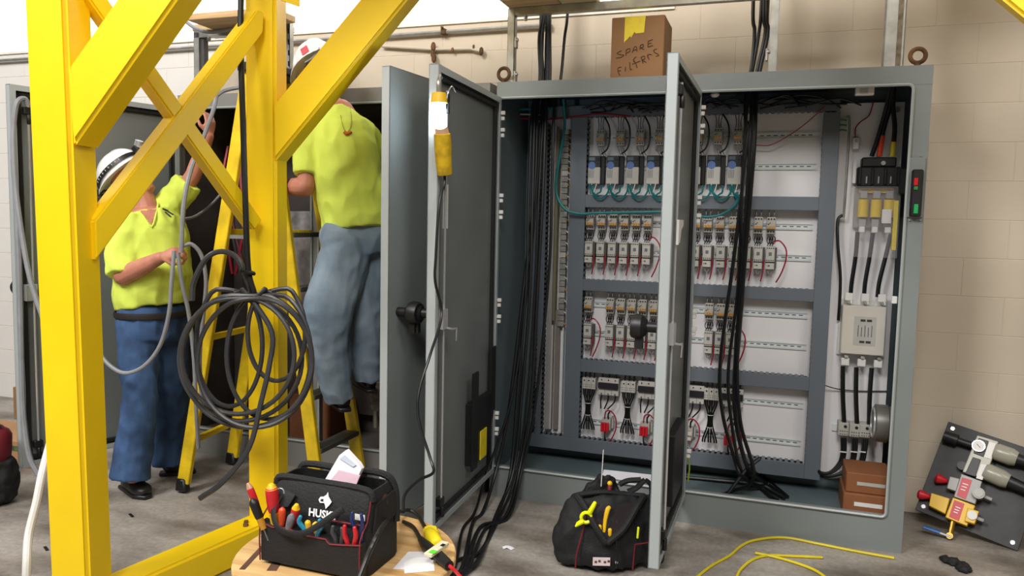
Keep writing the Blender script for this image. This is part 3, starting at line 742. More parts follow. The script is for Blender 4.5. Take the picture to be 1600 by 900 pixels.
# line filter
t = thing('line_filter', q(1348, 515, YP), 'beige metal line filter box with a printed silver label', 'filter')
fa = q(1317, 477, .345); fc = q(1381, 557, .345)
MB().bx(fa.x, fc.x, .345, YP, fc.z, fa.z).build('case', M_filter, t, bevel=.004)
MB().bx(fa.x-.01, fc.x+.014, .435, YP, fc.z-.02, fa.z+.025).build('flange', M_white, t, bevel=.003)
mb = MB(); la = q(1335, 494, .345); lc = q(1367, 541, .345); mb.bx(la.x, lc.x, .3435, .346, lc.z, la.z); mb.build('label', M_label, t)
mb = MB()
for zz in (la.z-.02, lc.z+.018):
    for xx in (0, 1): mb.bx(la.x+.03+xx*.03, la.x+.054+xx*.03, .3425, .344, zz-.006, zz+.006)
for k in range(5): mb.bx(la.x+.02+k*.016, la.x+.023+k*.016, .3425, .344, lc.z+.045, la.z-.045-.01*(k % 2))
mb.build('label_print', mat('label_print', '#34322f', .6, var=0), t)
for k in range(3):
    x = fa.x+.03+(fc.x-fa.x-.05)*k/2
    for zz, sg in ((fa.z+.035, 1), (fc.z-.055, -1)):
        mb = MB(); mb.bx(x-.02, x+.02, .375, .41, zz-.012, zz+.028); mb.bx(x+.004, x+.018, .37, .41, zz-.03, zz-.012) if sg > 0 else mb.bx(x-.004, x+.014, .37, .41, zz+.028, zz+.05)
        mb.build('terminal_lug', M_white, t, bevel=.003)
        MB().cyl((x+.0, .372, zz-.018 if sg > 0 else zz+.04), (x, .362, zz-.018 if sg > 0 else zz+.04), .008, 8).build('bolt', M_chrome, t)
# distribution terminals and the cables leaving them
t = thing('distribution_terminal', q(1334, 672, YP), 'row of three grey distribution terminals under the line filter', 'terminal block')
for i, (x0, x1, y0) in enumerate(((1310, 1326, 660), (1328, 1343, 662), (1344, 1360, 663))):
    ta = q(x0, y0, .37); tc_ = q(x1, y0+22, .37); MB().bx(ta.x, tc_.x, .37, YP, tc_.z, ta.z).build('terminal', M_device, t, bevel=.003)
    mb = MB(); mb.cyl(((ta.x+tc_.x)/2+.008, .371, ta.z-.018), ((ta.x+tc_.x)/2+.008, .366, ta.z-.018), .008, 8)
    for k in range(4):
        for r_ in range(2): mb.cyl((ta.x+.012+k*.011, .371, tc_.z+.010+r_*.016), (ta.x+.012+k*.011, .3675, tc_.z+.010+r_*.016), .0028, 6)
    mb.build('hole', M_black, t, kind='stuff')
ra = q(1300, 667, YP-.01); MB().bx(ra.x, ra.x+.25, YP-.01, YP, ra.z-.02, ra.z+.015).build('rail', M_rail, t)
for i, x in enumerate((1318, 1336, 1352)):
    for k in range(3):
        dx = (k-1)*3
        pts = [onY(x+dx, 684+i, .385), onY(x+dx+(0, -1, -2)[i], 705, .37), onY(x+dx-(4, 6, 8)[i], 722+i*2, .36), onY(1297+i*12+k*3, 737+i*3, .35), onY(1283+i*6, 738+i*4+k, .36), onY(1275, 730+i*4, .40)]
        MB().tube(pts, .0065, 6, sm=5).build('outgoing_cable', M_cable, t)
    for e in ((x-1, 706), (1306+i*14, 735)): MB().box(onY(e[0]+(0, -1, -4)[i], e[1], .355), (.034, .012, .004)).build('cable_tie', M_white, t)
# ground cable and thin conduit left of the gear
pts = [onY(1323, 183, .41), onY(1327, 184, .40), onY(1326, 220, .40), onY(1321, 300, .40), onY(1318, 340, .41)]
t = thing('steel_conduit', pts[0], 'thin bent steel tube beside the fuse gear', 'pipe'); MB().tube(pts, .006, 8, sm=4).build('tube', M_steel, t)
for k in range(3): MB().tube([onY(1308, 188+k*8, .40), onY(1316, 187+k*8, .395), onY(1323, 188+k*8, .40)], .005, 6, sm=3).build('green_wire', M_green, t)
pts = [onY(1316, 336, .41), onY(1309, 345, .40), onY(1309, 380, .39), onY(1313, 430, .39), onY(1312, 470, .40), onY(1310, 500, .43)]
tag(MB().tube(pts, .008, 8, sm=6).build('ground_cable', M_cable, None, loc=pts[0]), 'black ground cable curving beside the line filter', 'cable')
pts = [onY(1365, 158, .43), onY(1358, 180, .43), onY(1345, 190, .43), onY(1337, 200, .43), onY(1336, 214, .43)]
t = thing('thermostat', q(1337, 224, YP), 'small white sensor hanging on a thin red wire', 'sensor')
rect(MB(), 1333, 215, 1342, 233, .42, YP).build('case', M_white, t, bevel=.003); MB().tube(pts, .003, 5, sm=5).build('wire', M_redwire, t)
MB().cyl(q(1338, 220, .42), q(1338, 220, .416), .008, 10).build('dial', M_device, t)
pts = [onY(1290, 165, .36), onY(1260, 192, .37), onY(1235, 210, .38), onY(1205, 226, .39), onY(1180, 227, .40)]
tag(MB().tube(pts, .0028, 5, sm=6).build('loose_wire', M_redwire, None, loc=pts[0]), 'thin loose reddish wire crossing the top rails', 'wire')
pts = [onY(1288, 602, .40), onY(1310, 608, .43), onY(1345, 611, .44), onY(1390, 611, .44)]
tag(MB().tube(pts, .003, 5, sm=5).build('thin_wire', M_cableg, None, loc=pts[0]), 'thin dark wire crossing above the distribution terminals', 'wire')
# door switch / rotary handle plate on the right stile
t = thing('isolator_switch', onY(1431, 310, 0), 'black disconnect handle with red and green marks on cabinet frame', 'handle')
a = onY(1421, 247, 0); c = onY(1441, 340, 0); 
MB().bx(a.x, c.x, -.008, 0, c.z, a.z).build('plate', M_cab, t, bevel=.003)
a = onY(1425, 265, -.02); c = onY(1438, 339, -.02); MB().bx(a.x, c.x, -.04, -.008, c.z, a.z).build('handle', M_black, t, bevel=.006)
for nm, y0, y1, m2 in (('red_mark', 278, 290, M_red), ('green_mark', 291, 297, M_green), ('green_mark', 319, 334, mat('green_plastic', '#1f9c56', .4))):
    a = onY(1428, y0, -.04); c = onY(1434, y1, -.04); MB().bx(a.x, c.x, -.046, -.039, c.z, a.z).build(nm, m2, t, bevel=.002)
for px, py in ((1423, 243), (1439, 243), (1421, 344), (1438, 344)): MB().cyl(onY(px, py, 0), onY(px, py, -.006), .004, 6).build('screw', M_chrome, t)
# items on top lip and side wall
t = thing('cabinet_lamp_switch', onY(1350, 142, .02), 'small white switch box under the cabinet roof', 'switch')
rect(MB(), 1337, 136, 1366, 148, .03, .06).build('case', M_white, t, bevel=.003); rect(MB(), 1344, 139, 1356, 146, .026, .031).build('rocker', M_device, t)
t = thing('door_buffer', onY(1117, 148, .02), 'small cream buffer under the lintel of the right opening', 'buffer')
MB().ball(onY(1117, 148, .03), (.022, .02, .014), None, 10, 6).build('knob', M_white, t); MB().bx(onY(1122, 147, .03).x, onY(1150, 147, .03).x, .03, .05, 2.185, 2.195).build('bar', M_black, t)
tag(rect(MB(), 1394, 463, 1402, 475, .03, .05).build('door_catch', M_white, None, bevel=.003, loc=onY(1398, 470, .03)), 'small white catch on the right inner edge of the opening', 'catch')
t = thing('filter_fan', onY(1395, 640, .25), 'round steel fan on the right inner side wall', 'fan')
fc_ = Vector((2.088, .27, .56)); mb = MB()
mb.lathe([(.085, -.06), (.095, -.055), (.095, .0), (.088, .005), (.088, .02), (.095, .025), (.095, .05)], 20, Matrix(((0, 0, 1), (0, 1, 0), (1, 0, 0))), fc_-Vector((.05, 0, 0))); mb.build('housing', mat('fan_steel', '#77756f', .4, metal=.5), t)
MB().torus(fc_-Vector((.112, 0, 0)), (1, 0, 0), .075, .006).build('guard_ring', M_chrome, t)
# boxes on the cabinet floor
t = thing('small_box', onZ(1350, 797, .117), 'upper of two small brown boxes on the cabinet floor at right', 'box', 'brown boxes in the cabinet')
bx0 = onY(1317, 790, .10).x; zb = .117
MB().bx(bx0+.01, 2.06, .12, .36, zb+.115, zb+.215).build('carton', M_card2, t, bevel=.004)
MB().bx(bx0+.06, 2.03, .118, .121, zb+.155, zb+.172).build('label_strip', M_label, t)
t = thing('small_box', onZ(1345, 800, .117), 'lower of two small brown boxes on the cabinet floor at right', 'box', 'brown boxes in the cabinet')
MB().bx(bx0, 2.07, .10, .36, zb, zb+.114).build('carton', M_card2, t, bevel=.004)
MB().bx(bx0+.05, 2.02, .098, .101, zb+.055, zb+.075).build('label_strip', M_white, t)
# papers lying in the cabinet bottom
p = [onZ(941, 741, .13), onZ(942, 732, .13), onZ(1001, 730, .13), onZ(1003, 751, .13)]
o = MB().prism([V3(.62, .06, .125), V3(.95, .05, .125), V3(.94, .22, .160), V3(.61, .20, .160)], (0, 0, .002)).build('paper_sheet', M_paper, None, loc=(.78, .14, .125))
tag(o, 'white paper sheet lying in the cabinet bottom behind the backpack', 'paper')
# ------------------------------------------------------------------ black cables hanging into the cabinet
HZ = 2.28
def hang(name, label, pts, r, m_, group, sm=7):
    pts = [Vector(p) for p in pts]
    o = MB().tube(pts, r, 7, sm=sm).build(name, m_, None, loc=pts[-1]); tag(o, label, 'cable', group); return o
lefts = [ # top px, roof px, inner pts (px,py,Y)
 ([(849, 0, .3), (842, 60, .3), (843, 124, .28), (832, 170, .24), (826, 300, .18), (822, 450, .12), (808, 620, .04)], [(798, 735, -.04), (780, 800, -.25), (752, 860, -.45)]),
 ([(853, 0, .3), (848, 50, .3), (845, 124, .28), (836, 170, .24), (832, 300, .17), (828, 450, .11), (815, 620, .03)], [(802, 735, -.05), (775, 820, -.3), (745, 880, -.5)]),
 ([(857, 0, .3), (856, 60, .3), (855, 124, .28), (850, 165, .24), (842, 300, .16), (836, 450, .11), (824, 620, .03)], [(808, 735, -.05), (782, 820, -.3), (735, 890, -.55)]),
 ([(860, 0, .3), (859, 60, .3), (859, 124, .28), (853, 165, .22), (848, 300, .15), (840, 450, .10), (830, 620, .03)], [(812, 730, -.05), (790, 815, -.3), (748, 878, -.5), (720, 905, -.62)]),
 ([(888, 0, .3), (882, 60, .3), (876, 124, .28), (866, 170, .20), (862, 300, .14), (858, 420, .10), (838, 620, .02)], [(815, 735, -.06), (795, 812, -.3), (757, 872, -.5), (725, 900, -.62)]),
 ([(846, 0, .32), (846, 70, .32), (848, 124, .30), (840, 170, .26), (835, 300, .2), (818, 450, .12), (795, 640, .02)], [(775, 735, -.06), (755, 800, -.28), (738, 850, -.45), (716, 898, -.65)]),
 ([(856, 0, .32), (853, 70, .32), (852, 124, .30), (846, 170, .26), (838, 300, .2), (824, 450, .14), (800, 620, .02)], [(760, 740, -.1), (742, 800, -.32), (722, 852, -.55), (708, 892, -.72)]),
]
for i, (a_, b_) in enumerate(lefts):
    pts = [onY(*e) for e in a_]+[onY(*e) for e in b_[:-1]]
    e = b_[-1]; pts.append(onZ(e[0], e[1], .014))
    pts = [Vector((p.x, p.y, max(p.z, .014))) for p in pts]
    far = pts[-1]+(Vector((-.10, -.22, 0))*(1+.3*(i % 3)))
    pts += [pts[-1]*.5+far*.5, far]
    pts = [pts[0]+V3(.0, .05, .9)]+pts
    hang('black_cable', '%s of the black cables dropping through the left opening to the floor' % ORD[i], pts, (.0085, .0095, .0075, .010)[i % 4], M_cable, 'black cables through the left opening')
rights = [
 ([(1177, 0, .3), (1179, 50, .3), (1174, 108, .28), (1165, 150, .24), (1164, 250, .22), (1147, 400, .2), (1126, 560, .17), (1128, 640, .16), (1148, 718, .14), (1160, 745, .13)], [(1190, 765, .124), (1215, 783, .124)]),
 ([(1190, 0, .3), (1186, 50, .3), (1176, 108, .28), (1168, 150, .24), (1160, 290, .22), (1153, 450, .2), (1138, 580, .17), (1143, 660, .16), (1158, 735, .13)], [(1180, 760, .124), (1205, 778, .124)]),
 ([(1194, 0, .3), (1196, 50, .3), (1184, 108, .28), (1176, 150, .24), (1172, 230, .21), (1160, 420, .19), (1148, 580, .17), (1150, 660, .15), (1170, 735, .13)], [(1198, 757, .124), (1225, 780, .124)]),
 ([(1198, 0, .3), (1200, 50, .3), (1188, 108, .28), (1182, 150, .24), (1178, 240, .2), (1163, 420, .18), (1152, 560, .16), (1157, 660, .15), (1178, 745, .13)], [(1140, 770, .124), (1110, 778, .124)]),
 ([(1200, 0, .31), (1198, 60, .31), (1186, 108, .29), (1180, 150, .25), (1168, 220, .21), (1158, 320, .2), (1162, 430, .19), (1150, 620, .16), (1165, 720, .13)], [(1195, 748, .124), (1231, 778, .124)]),
]
for i, (a_, b_) in enumerate(rights):
    pts = [onY(*e) for e in a_]+[onZ(*e) for e in b_]
    pts = [Vector((min(p.x, 1.99), max(p.y, .06), max(p.z, .13))) for p in pts]
    pts = [pts[0]+V3(.0, .05, .9)]+pts
    hang('black_cable', '%s of the black cables hanging through the right opening' % ORD[i], pts, (.010, .009, .0105)[i % 3], M_cable, 'black cables through the right opening')
pts = [onZ(1066, 745, .13), onZ(1120, 750, .135), onZ(1180, 757, .135), onZ(1225, 778, .13)]
hang('black_cable', 'black cable lying along the cabinet floor at right', [Vector((p.x, min(.4, max(p.y, .07)), p.z)) for p in pts], .009, M_cable, 'black cables through the right opening')
pts = [onY(1138, 770, .10), onY(1165, 735, .14), onY(1187, 716, .18)]
hang('black_cable', 'short black cable end sticking up across the hanging cables', pts, .010, M_cable, 'black cables through the right opening')
pts = [onY(1070, 705, .08), onY(1077, 725, .06), onY(1075, 752, .06)]
tag(MB().tube(pts, .004, 6, sm=5).build('bonding_wire', mat('green_yellow_wire', '#9db02a', .5), None, loc=pts[0]), 'green yellow bonding wire at the lower corner of the right opening', 'wire')

# ================================================================== STRUT FRAMES, PLANKS AND BOX ABOVE THE CABINETS
def channel(mb, p, q_, w_=.041, face=(0, -1, 0)):
    p, q_ = Vector(p), Vector(q_); d = (q_-p).normalized(); f = Vector(face); s = d.cross(f).normalized(); th = .004
    mb.bar(p, q_, th, w_, ref=None) if False else None
    for off, a_, b_ in ((f*(w_/2-th/2), w_, th), (s*(w_/2-th/2)+Vector((0, 0, 0)), th, w_), (-s*(w_/2-th/2), th, w_)):
        vs = []
        for e in (p, q_):
            for x, y in ((-1, -1), (1, -1), (1, 1), (-1, 1)): vs.append(e+off+s*x*a_/2+f*y*b_/2)
        mb.add(vs, [(0, 1, 2, 3), (7, 6, 5, 4), (0, 4, 5, 1), (1, 5, 6, 2), (2, 6, 7, 3), (3, 7, 4, 0)])
    return mb
ys = .14
t = thing('strut_frame', (.9, ys, H), 'galvanized strut frame standing on the right hand cabinet', 'frame')
pa = onY(801, 20, ys); pt = pa.z+.02
MB_ = channel(MB(), (pa.x, ys, H), (pa.x, ys, pt)); MB_.build('post', M_steel, t)
pb = onY(1210, 40, ys); channel(MB(), (pb.x, ys, H), (pb.x, ys, 2.95)).build('post', M_steel, t)
mb = MB(); mb.bar((pa.x+.02, ys, pt-.02), (pb.x+.3, ys, pt-.02), .041, .041); mb.build('cross_bar', M_steel, t)
for (x, z) in ((pa.x+.028, 2.335), (pa.x+.028, 2.52), (pb.x-.03, 2.39)):
    mb = MB(); mb.box((x, ys-.01, z), (.012, .035, .06)); mb.cyl((x, ys-.02, z+.012), (x+.016, ys-.02, z+.012), .010, 8); mb.build('bolt_bracket', M_steel, t, bevel=.002)
MB().cyl((pa.x+.08, ys-.01, pt-.045), (pa.x+.08, ys-.01, pt-.07), .011, 8).build('bolt', M_steel, t)
pc = onY(1397, 50, .14)
t = thing('conduit_riser', (pc.x, .14, H), 'thick rust streaked conduit channel rising from the right cabinet roof', 'conduit')
mb = channel(MB(), (pc.x, .14, H), (pc.x, .14, 3.3), .085); mb.build('channel', M_steel, t)
MB().bx(pc.x+.008, pc.x+.030, .095, .10, H, 3.3).build('rust_streak', mat('rusty_steel', '#6f6350', .7, var=.3, scale=25), t)
t = thing('strut_frame', (-1.9, .14, H), 'galvanized strut frame standing on the left hand cabinet', 'frame')
pl_ = onY(310, 52, .14); pr_ = onY(451, 38, .14)
channel(MB(), (pl_.x, .14, H), (pl_.x, .14, pl_.z)).build('post', M_steel, t)
mb = MB(); mb.bx(pl_.x+.022, pl_.x+.05, .13, .17, H, pl_.z-.03); mb.build('post_side', mat('dark_steel', '#4d4c4a', .5, metal=.5), t)
channel(MB(), (pr_.x, .14, H), (pr_.x, .14, pr_.z+.02)).build('post', M_steel, t)
mb = MB()
for k in range(6): mb.bx(pr_.x+.013, pr_.x+.0215, .112, .119, H+.04+k*.065, H+.07+k*.065)
mb.build('slot', M_dark, t)
mb = MB(); mb.bar((pl_.x-.02, .14, pl_.z-.012), (pr_.x+.02, .14, pl_.z-.012), .041, .041); mb.build('cross_bar', M_steel, t)
MB().cyl((pl_.x+.09, .13, pl_.z-.03), (pl_.x+.09, .13, pl_.z-.055), .012, 8).build('bolt', M_steel, t)
for (px0, z, yy0, yy1, ln, lab) in ((292, pl_.z+.012, -.10, .12, .62, 'front wooden plank resting on the left strut frame'), (300, pl_.z+.012, .125, .34, .62, 'rear wooden plank resting on the left strut frame')):
    x0 = onY(px0, 40, yy0).x
    tag(MB().bx(x0, x0+ln, yy0, yy1, z, z+.04).build('wooden_plank', M_wood, None, bevel=.004, loc=(x0, yy0, z)), lab, 'plank', 'planks on the strut frames')
x0 = onY(782, 4, .0).x
tag(MB().bx(x0, x0+.30, -.06, .16, pt+.003, pt+.045).build('wooden_plank', M_wood, None, bevel=.004, loc=(x0, 0, pt)), 'left wooden plank on the right strut frame', 'plank', 'planks on the strut frames')
tag(MB().bx(x0+.305, x0+.50, -.03, .19, pt+.003, pt+.045).build('wooden_plank', mat('plank_wood_pale', '#c9b48c', .7, col2='#d8c6a0', scale=3, stretch=(.6, 9, 9)), None, bevel=.004, loc=(x0+.3, 0, pt)), 'pale wooden plank on the right strut frame', 'plank', 'planks on the strut frames')
pts = [onY(286, 30, .05), onY(305, 44, .05), onY(330, 50, .05), onY(375, 43, .08), onY(430, 36, .1)]
tag(MB().tube(pts, .012, 8, sm=6).build('grey_cable', M_hose, None, loc=pts[0]), 'grey cable sagging below the planks on the left frame', 'cable')
# cardboard box with marker writing
t = thing('cardboard_box', (.74, .18, H), 'brown cardboard box with yellow tape and handwritten words on cabinet roof', 'box')
X0, X1, Y0, Y1, Z1 = .60, .875, .085, .36, H+.322
MB().bx(X0, X1, Y0, Y1, H, Z1).build('carton', M_card, t, bevel=.004)
tape = [(.069, .0), (.176, .0), (.17, -.085), (.128, -.087), (.12, -.078), (.105, -.107), (.098, -.1), (.068, -.13)]
MB().prism([(X0+a_, Y0-.001, Z1+b_) for a_, b_ in tape], (0, -.001, 0)).build('tape', M_tape, t)
MB().bx(X0+.069, X0+.176, Y0, Y1, Z1, Z1+.001).build('tape', M_tape, t)
def strokes(segs): # in mm-like units of the box face seen in a 982x900 picture of it
    mb = MB()
    for s in segs:
        pts = [(X0+(u-62)/690*(X1-X0), Y0-.0012, Z1-(v_-112)/735*(Z1-H)) for u, v_ in s]
        mb.tube(pts, .0022, 4, sm=3 if len(pts) > 2 else 0)
    return mb
strokes([[(200, 500), (145, 525), (180, 545), (235, 555), (190, 580), (135, 582)]]+[[(265, 500), (262, 560)], [(255, 500), (305, 480), (310, 515), (268, 530)]]
        + [[(345, 530), (365, 470), (395, 465), (405, 520)], [(350, 505), (400, 495)]]+[[(440, 500), (445, 450)], [(440, 455), (480, 440), (485, 470), (450, 480), (500, 500)]]
        + [[(545, 410), (545, 475)], [(540, 410), (605, 390)], [(545, 440), (590, 430)], [(545, 475), (610, 460)]]
        + [[(205, 690), (165, 700), (165, 740), (190, 790)], [(168, 740), (200, 730)], [(262, 690), (262, 745)], [(315, 640), (325, 725), (345, 720)]]
        + [[(360, 610), (395, 660), (415, 710)], [(350, 665), (450, 630)], [(400, 580), (370, 600), (365, 640)]]
        + [[(460, 590), (490, 660)], [(460, 590), (500, 575), (510, 610), (475, 620), (530, 650)], [(540, 560), (565, 620)], [(540, 590), (560, 560), (600, 565)], [(660, 500), (620, 515), (640, 545), (675, 560), (685, 580), (650, 585)]]).build('marker_writing', M_ink, t)
# inside the left cabinet: dark panel, hanging leads, plastic wrap, corrugated hose
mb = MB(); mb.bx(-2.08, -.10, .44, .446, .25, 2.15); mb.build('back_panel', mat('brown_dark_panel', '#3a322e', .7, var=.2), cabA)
rr = random.Random(5)
for i in range(6):
    x = onY(352+i*9, 250, .3).x
    pts = [V3(x+rr.uniform(-.03, .03), .32, 2.0), V3(x, .28, 1.8), V3(x+rr.uniform(-.05, .05), .26, 1.5), V3(x+rr.uniform(-.08, .08), .3, 1.15)]
    o = MB().tube(pts, .010, 6, sm=5).build('lead_wire', (M_redwire, M_cableg, mat('dull_red', '#5a2a2c', .6))[i % 3], None, loc=pts[-1])
    tag(o, '%s of the dull wires hanging inside the dark left cabinet' % ORD[i], 'wire', 'wires hanging inside the dark cabinet')
hp = [onY(592, 440, .1), onY(591, 520, .1), onY(593, 610, .1), onY(593, 640, .1)]
mb = MB(); k = 40; path = [hp[0].lerp(hp[-1], i/k) for i in range(k+1)]; mb.tube(path, [.055 if i % 2 else .047 for i in range(k+1)], 14)
tag(mb.build('corrugated_hose', mat('hose_taupe', '#79706a', .6, var=.15), None, loc=hp[-1]), 'taupe corrugated hose behind the climbing worker', 'hose')
t = thing('filter_bottles', onY(597, 650, .1), 'grey fitting below the corrugated hose', 'fitting')
for k in range(2): MB().cyl(onY(587+k*10, 630, .1), onY(587+k*10, 668, .1), .016, 10).build('stub', M_steel, t)
p = [onY(452, 330, .2), onY(490, 330, .2), onY(500, 420, .15), onY(520, 520, .18), onY(455, 520, .2)]
o = MB().prism(p, (0, .02, 0)).build('plastic_wrap', mat('plastic_grey', '#8b8788', .25, var=.3, scale=9), None, loc=p[4]); tag(o, 'crumpled grey plastic wrap inside the dark cabinet', 'wrap')
p0 = onY(455, 640, .16); MB_ = MB().bx(p0.x, p0.x+.3, .14, .36, .117, .42)
tag(MB_.build('carton', mat('carton_brown', '#7a4a2c', .8, var=.1), None, bevel=.004, loc=(p0.x, .14, .117)), 'brown carton standing inside the dark cabinet behind the yellow post', 'box')
# ================================================================== YELLOW GANTRY
TH = R(14); S = .14
E1 = V3(math.cos(TH), math.sin(TH), 0); KD = V3(-math.sin(TH), math.cos(TH), 0); NF = V3(math.sin(TH), -math.cos(TH), 0)
c1 = atD(123, 430, 2.65); c2 = atD(432, 420, 3.45); c1.z = 0; c2.z = 0
g = thing('gantry_frame', (c1+c2)/2, 'yellow painted steel gantry frame with braced square tube legs', 'gantry')
ZG = 3.05
ZV = V3(0, 0, 1)
def post(c, lean=V3(0, 0, 0), S=S):
    base = [c, c-E1*S, c-E1*S+KD*S, c+KD*S]; mb = MB(); vs = base+[p+ZV*ZG+lean for p in base]
    mb.add(vs, [(3, 2, 1, 0), (4, 5, 6, 7), (0, 1, 5, 4), (1, 2, 6, 5), (2, 3, 7, 6), (3, 0, 4, 7)]); return mb.build('post', M_yellow, g, bevel=.014, seg=3)
_b = atD(138, 900, 2.74); _t = atD(101, 0, 2.56); _d = (_t-_b)/(_t.z-_b.z)
c1 = _b-_d*_b.z; LEAN = _d*ZG-ZV*ZG; S1 = .148
_m = c1+LEAN*.55
SPAN = 3.38
post(c1, LEAN, S1); post(c2); post(c2+E1*(SPAN+S))
def knee(c, quad):
    P4 = [onP(px, py, c+NF*.002, NF) for px, py in quad]
    # continue to the beam height along each edge
    a0, a1, b1, b0 = P4
    def ext(p, q_): d = q_-p; return p+d*((ZG-p.z)/d.z)
    A, B = ext(a0, a1), ext(b0, b1)
    # start well inside the post
    ua = (a1-a0).normalized(); ub = (b1-b0).normalized()
    mb = MB(); mb.prism([a0-E1*.01, A, B, b0-E1*.01], KD*S)
    return mb.build('knee_brace', M_yellow, g, bevel=.012, seg=3), [(p-c).dot(E1) for p in (a0, A, B, b0)], [p.z for p in (a0, A, B, b0)]
_, us, zs = knee(c1+LEAN*.7, [(108, 108), (183, 0), (277, 0), (117, 230)])
_, us2, zs2 = knee(c2, [(428, 167), (563, 0), (637, 0), (430, 255)])
# mirrored brace of the far leg
NR = V3(.26, -.966, 0)*-1; NR = V3(-.30, -.954, 0); KR = -NR; PR = c1+E1*3.1
pr = onP(1567, 0, PR, NR); pr2 = onP(1600, 27, PR, NR); d_ = (pr2-pr).normalized()
up_ = d_.cross(NR); up_ = up_ if up_.z > 0 else -up_
A0 = pr-d_*((ZG-pr.z)/-d_.z) if d_.z else pr
tgt = c1+E1*SPAN; tt = ((tgt-pr).dot(E1))/d_.dot(E1); B0 = pr+d_*tt
ER = V3(d_.x, d_.y, 0).normalized(); LB = V3(B0.x, B0.y, 0)-ER*.01
MB().prism([LB, LB+ER*S, LB+ER*S+KR*S, LB+KR*S], ZV*ZG).build('post', M_yellow, g, bevel=.014, seg=3)
MB().prism([A0, B0, B0+up_*S*1.05, A0+up_*S*1.05+d_*-.02], KR*S).build('knee_brace', M_yellow, g, bevel=.012, seg=3)
for c in (c1, c2): MB().prism([c-E1*.3, c+E1*(SPAN+.3), c+E1*(SPAN+.3)+KD*S, c-E1*.3+KD*S], ZV*.2).build('top_beam', M_yellow, g, bevel=.01) 
for o in g.children:
    if o.name.startswith('top_beam'): o.location.z += ZG
# cross braces between the two legs and base beam
m1 = c1-E1*S/2+KD*S/2; m2 = c2-E1*S/2+KD*S/2; dl = (m2-m1); Lh = dl.length; dl.normalize(); nl = V3(dl.y, -dl.x, 0)
pa1 = c1-E1*.02+KD*S*.8; pb1 = c2-E1*S*.45
def brace(px0, px1, off, w_=.078):
    """bar in the upright plane between the legs, through two picture points"""
    O = pa1.lerp(pb1, .5)+nl*off
    p = onP(px0[0], px0[1], O, nl); q_ = onP(px1[0], px1[1], O, nl)
    mb = MB(); mb.bar(p, q_, w_, w_, ref=nl); return mb.build('cross_brace', M_yellow, g, bevel=.007, seg=2)
O_ = pa1.lerp(pb1, .5)+nl*.035
MB().prism([onP(x, y, O_, nl) for x, y in ((148, 345), (402, 15), (413, 19), (412, 50), (150, 408))], -nl*.07).build('cross_brace', M_yellow, g, bevel=.006, seg=2)
brace((113, -45), (396, 352), -.004, .066)
bl = [onZ(215, 898, .14), onZ(253, 898, .14), onZ(395, 802, .14)]
MB().bar(V3(m1.x, m1.y, .07), V3(m2.x, m2.y, .07), S*1.05, S, ref=ZV).build('base_beam', M_yellow, g, bevel=.012, seg=3)
p = [onP(438, -30, c2+NF*.0, NF), onP(468, -30, c2, NF), onP(467, 10, c2, NF), onP(438, 0, c2, NF)]
MB().prism(p, KD*.012).build('gusset_plate', M_yellow, g)
MB().cyl(V3(m2.x, m2.y, .14)-dl*.16+nl*.02, V3(m2.x, m2.y, .152)-dl*.16+nl*.02, .012, 8).build('bolt', M_rust, g)
MB().cyl(V3(m2.x, m2.y, .14)-dl*.13+nl*-.01, V3(m2.x, m2.y, .150)-dl*.13+nl*-.01, .010, 8).build('bolt', M_rust, g)
# ------------------------------------------------------------------ coiled cable hung on the second leg
DC = 3.27
t = thing('coiled_cable', atD(390, 670, DC), 'coil of dark grey cable tied and hung on the middle yellow post', 'cable')
_q = atD(377, -40, DC); dr_ = [V3(_q.x, _q.y, ZG+.1), V3(_q.x, _q.y, _q.z+.2), _q, atD(376, 60, DC), atD(380, 200, DC), atD(384, 330, DC), atD(388, 420, DC), atD(397, 458, DC)]
MB().tube(dr_, .0125, 8, sm=5).build('drop_cable', M_cable, t)
path = []
loopsP = [(386, 562, 102, 106, .0), (376, 560, 96, 98, .02), (398, 566, 90, 102, -.02), (358, 540, 52, 95, .03), (420, 555, 66, 100, .01), (372, 555, 88, 92, -.03), (432, 520, 45, 75, .02)]
for k, (cx, cy, rx, ry, dd) in enumerate(loopsP):
    pts = []
    ang0 = math.atan2(-(470-cy)/ry, (398-cx)/rx)
    for j in range(16):
        a_ = PI/2-2*PI*j/16*(1 if k % 2 else -1)
        pts.append(atD(cx+rx*math.cos(a_), cy-ry*math.sin(a_), DC+dd+.02*math.sin(2*a_+k)-.025*math.sin(a_)))
    pts[0] = pts[0]*.5+atD(398, 468, DC+dd*.6)*.5
    MB().tube(pts, .0102, 8, sm=3, closed=True).build('loop', M_cableg, t)
MB().tube([atD(x, y, DC-.02) for x, y in ((396, 470), (425, 520), (421, 570), (408, 628), (389, 700), (348, 753), (312, 779))], .0118, 8, sm=5).build('tail', M_cableg, t)
MB().tube([atD(x, y, DC+.02) for x, y in ((300, 470), (303, 440), (323, 403), (348, 393), (372, 405), (387, 440), (396, 468))], .0118, 8, sm=5).build('loop', M_cableg, t)
for px, py in ((387, 425), (394, 470)):
    mb = MB(); mb.torus(atD(px, py, DC), RGT*.3+UPV, .026, .009, 14, 6); mb.build('strap', M_cable, t)

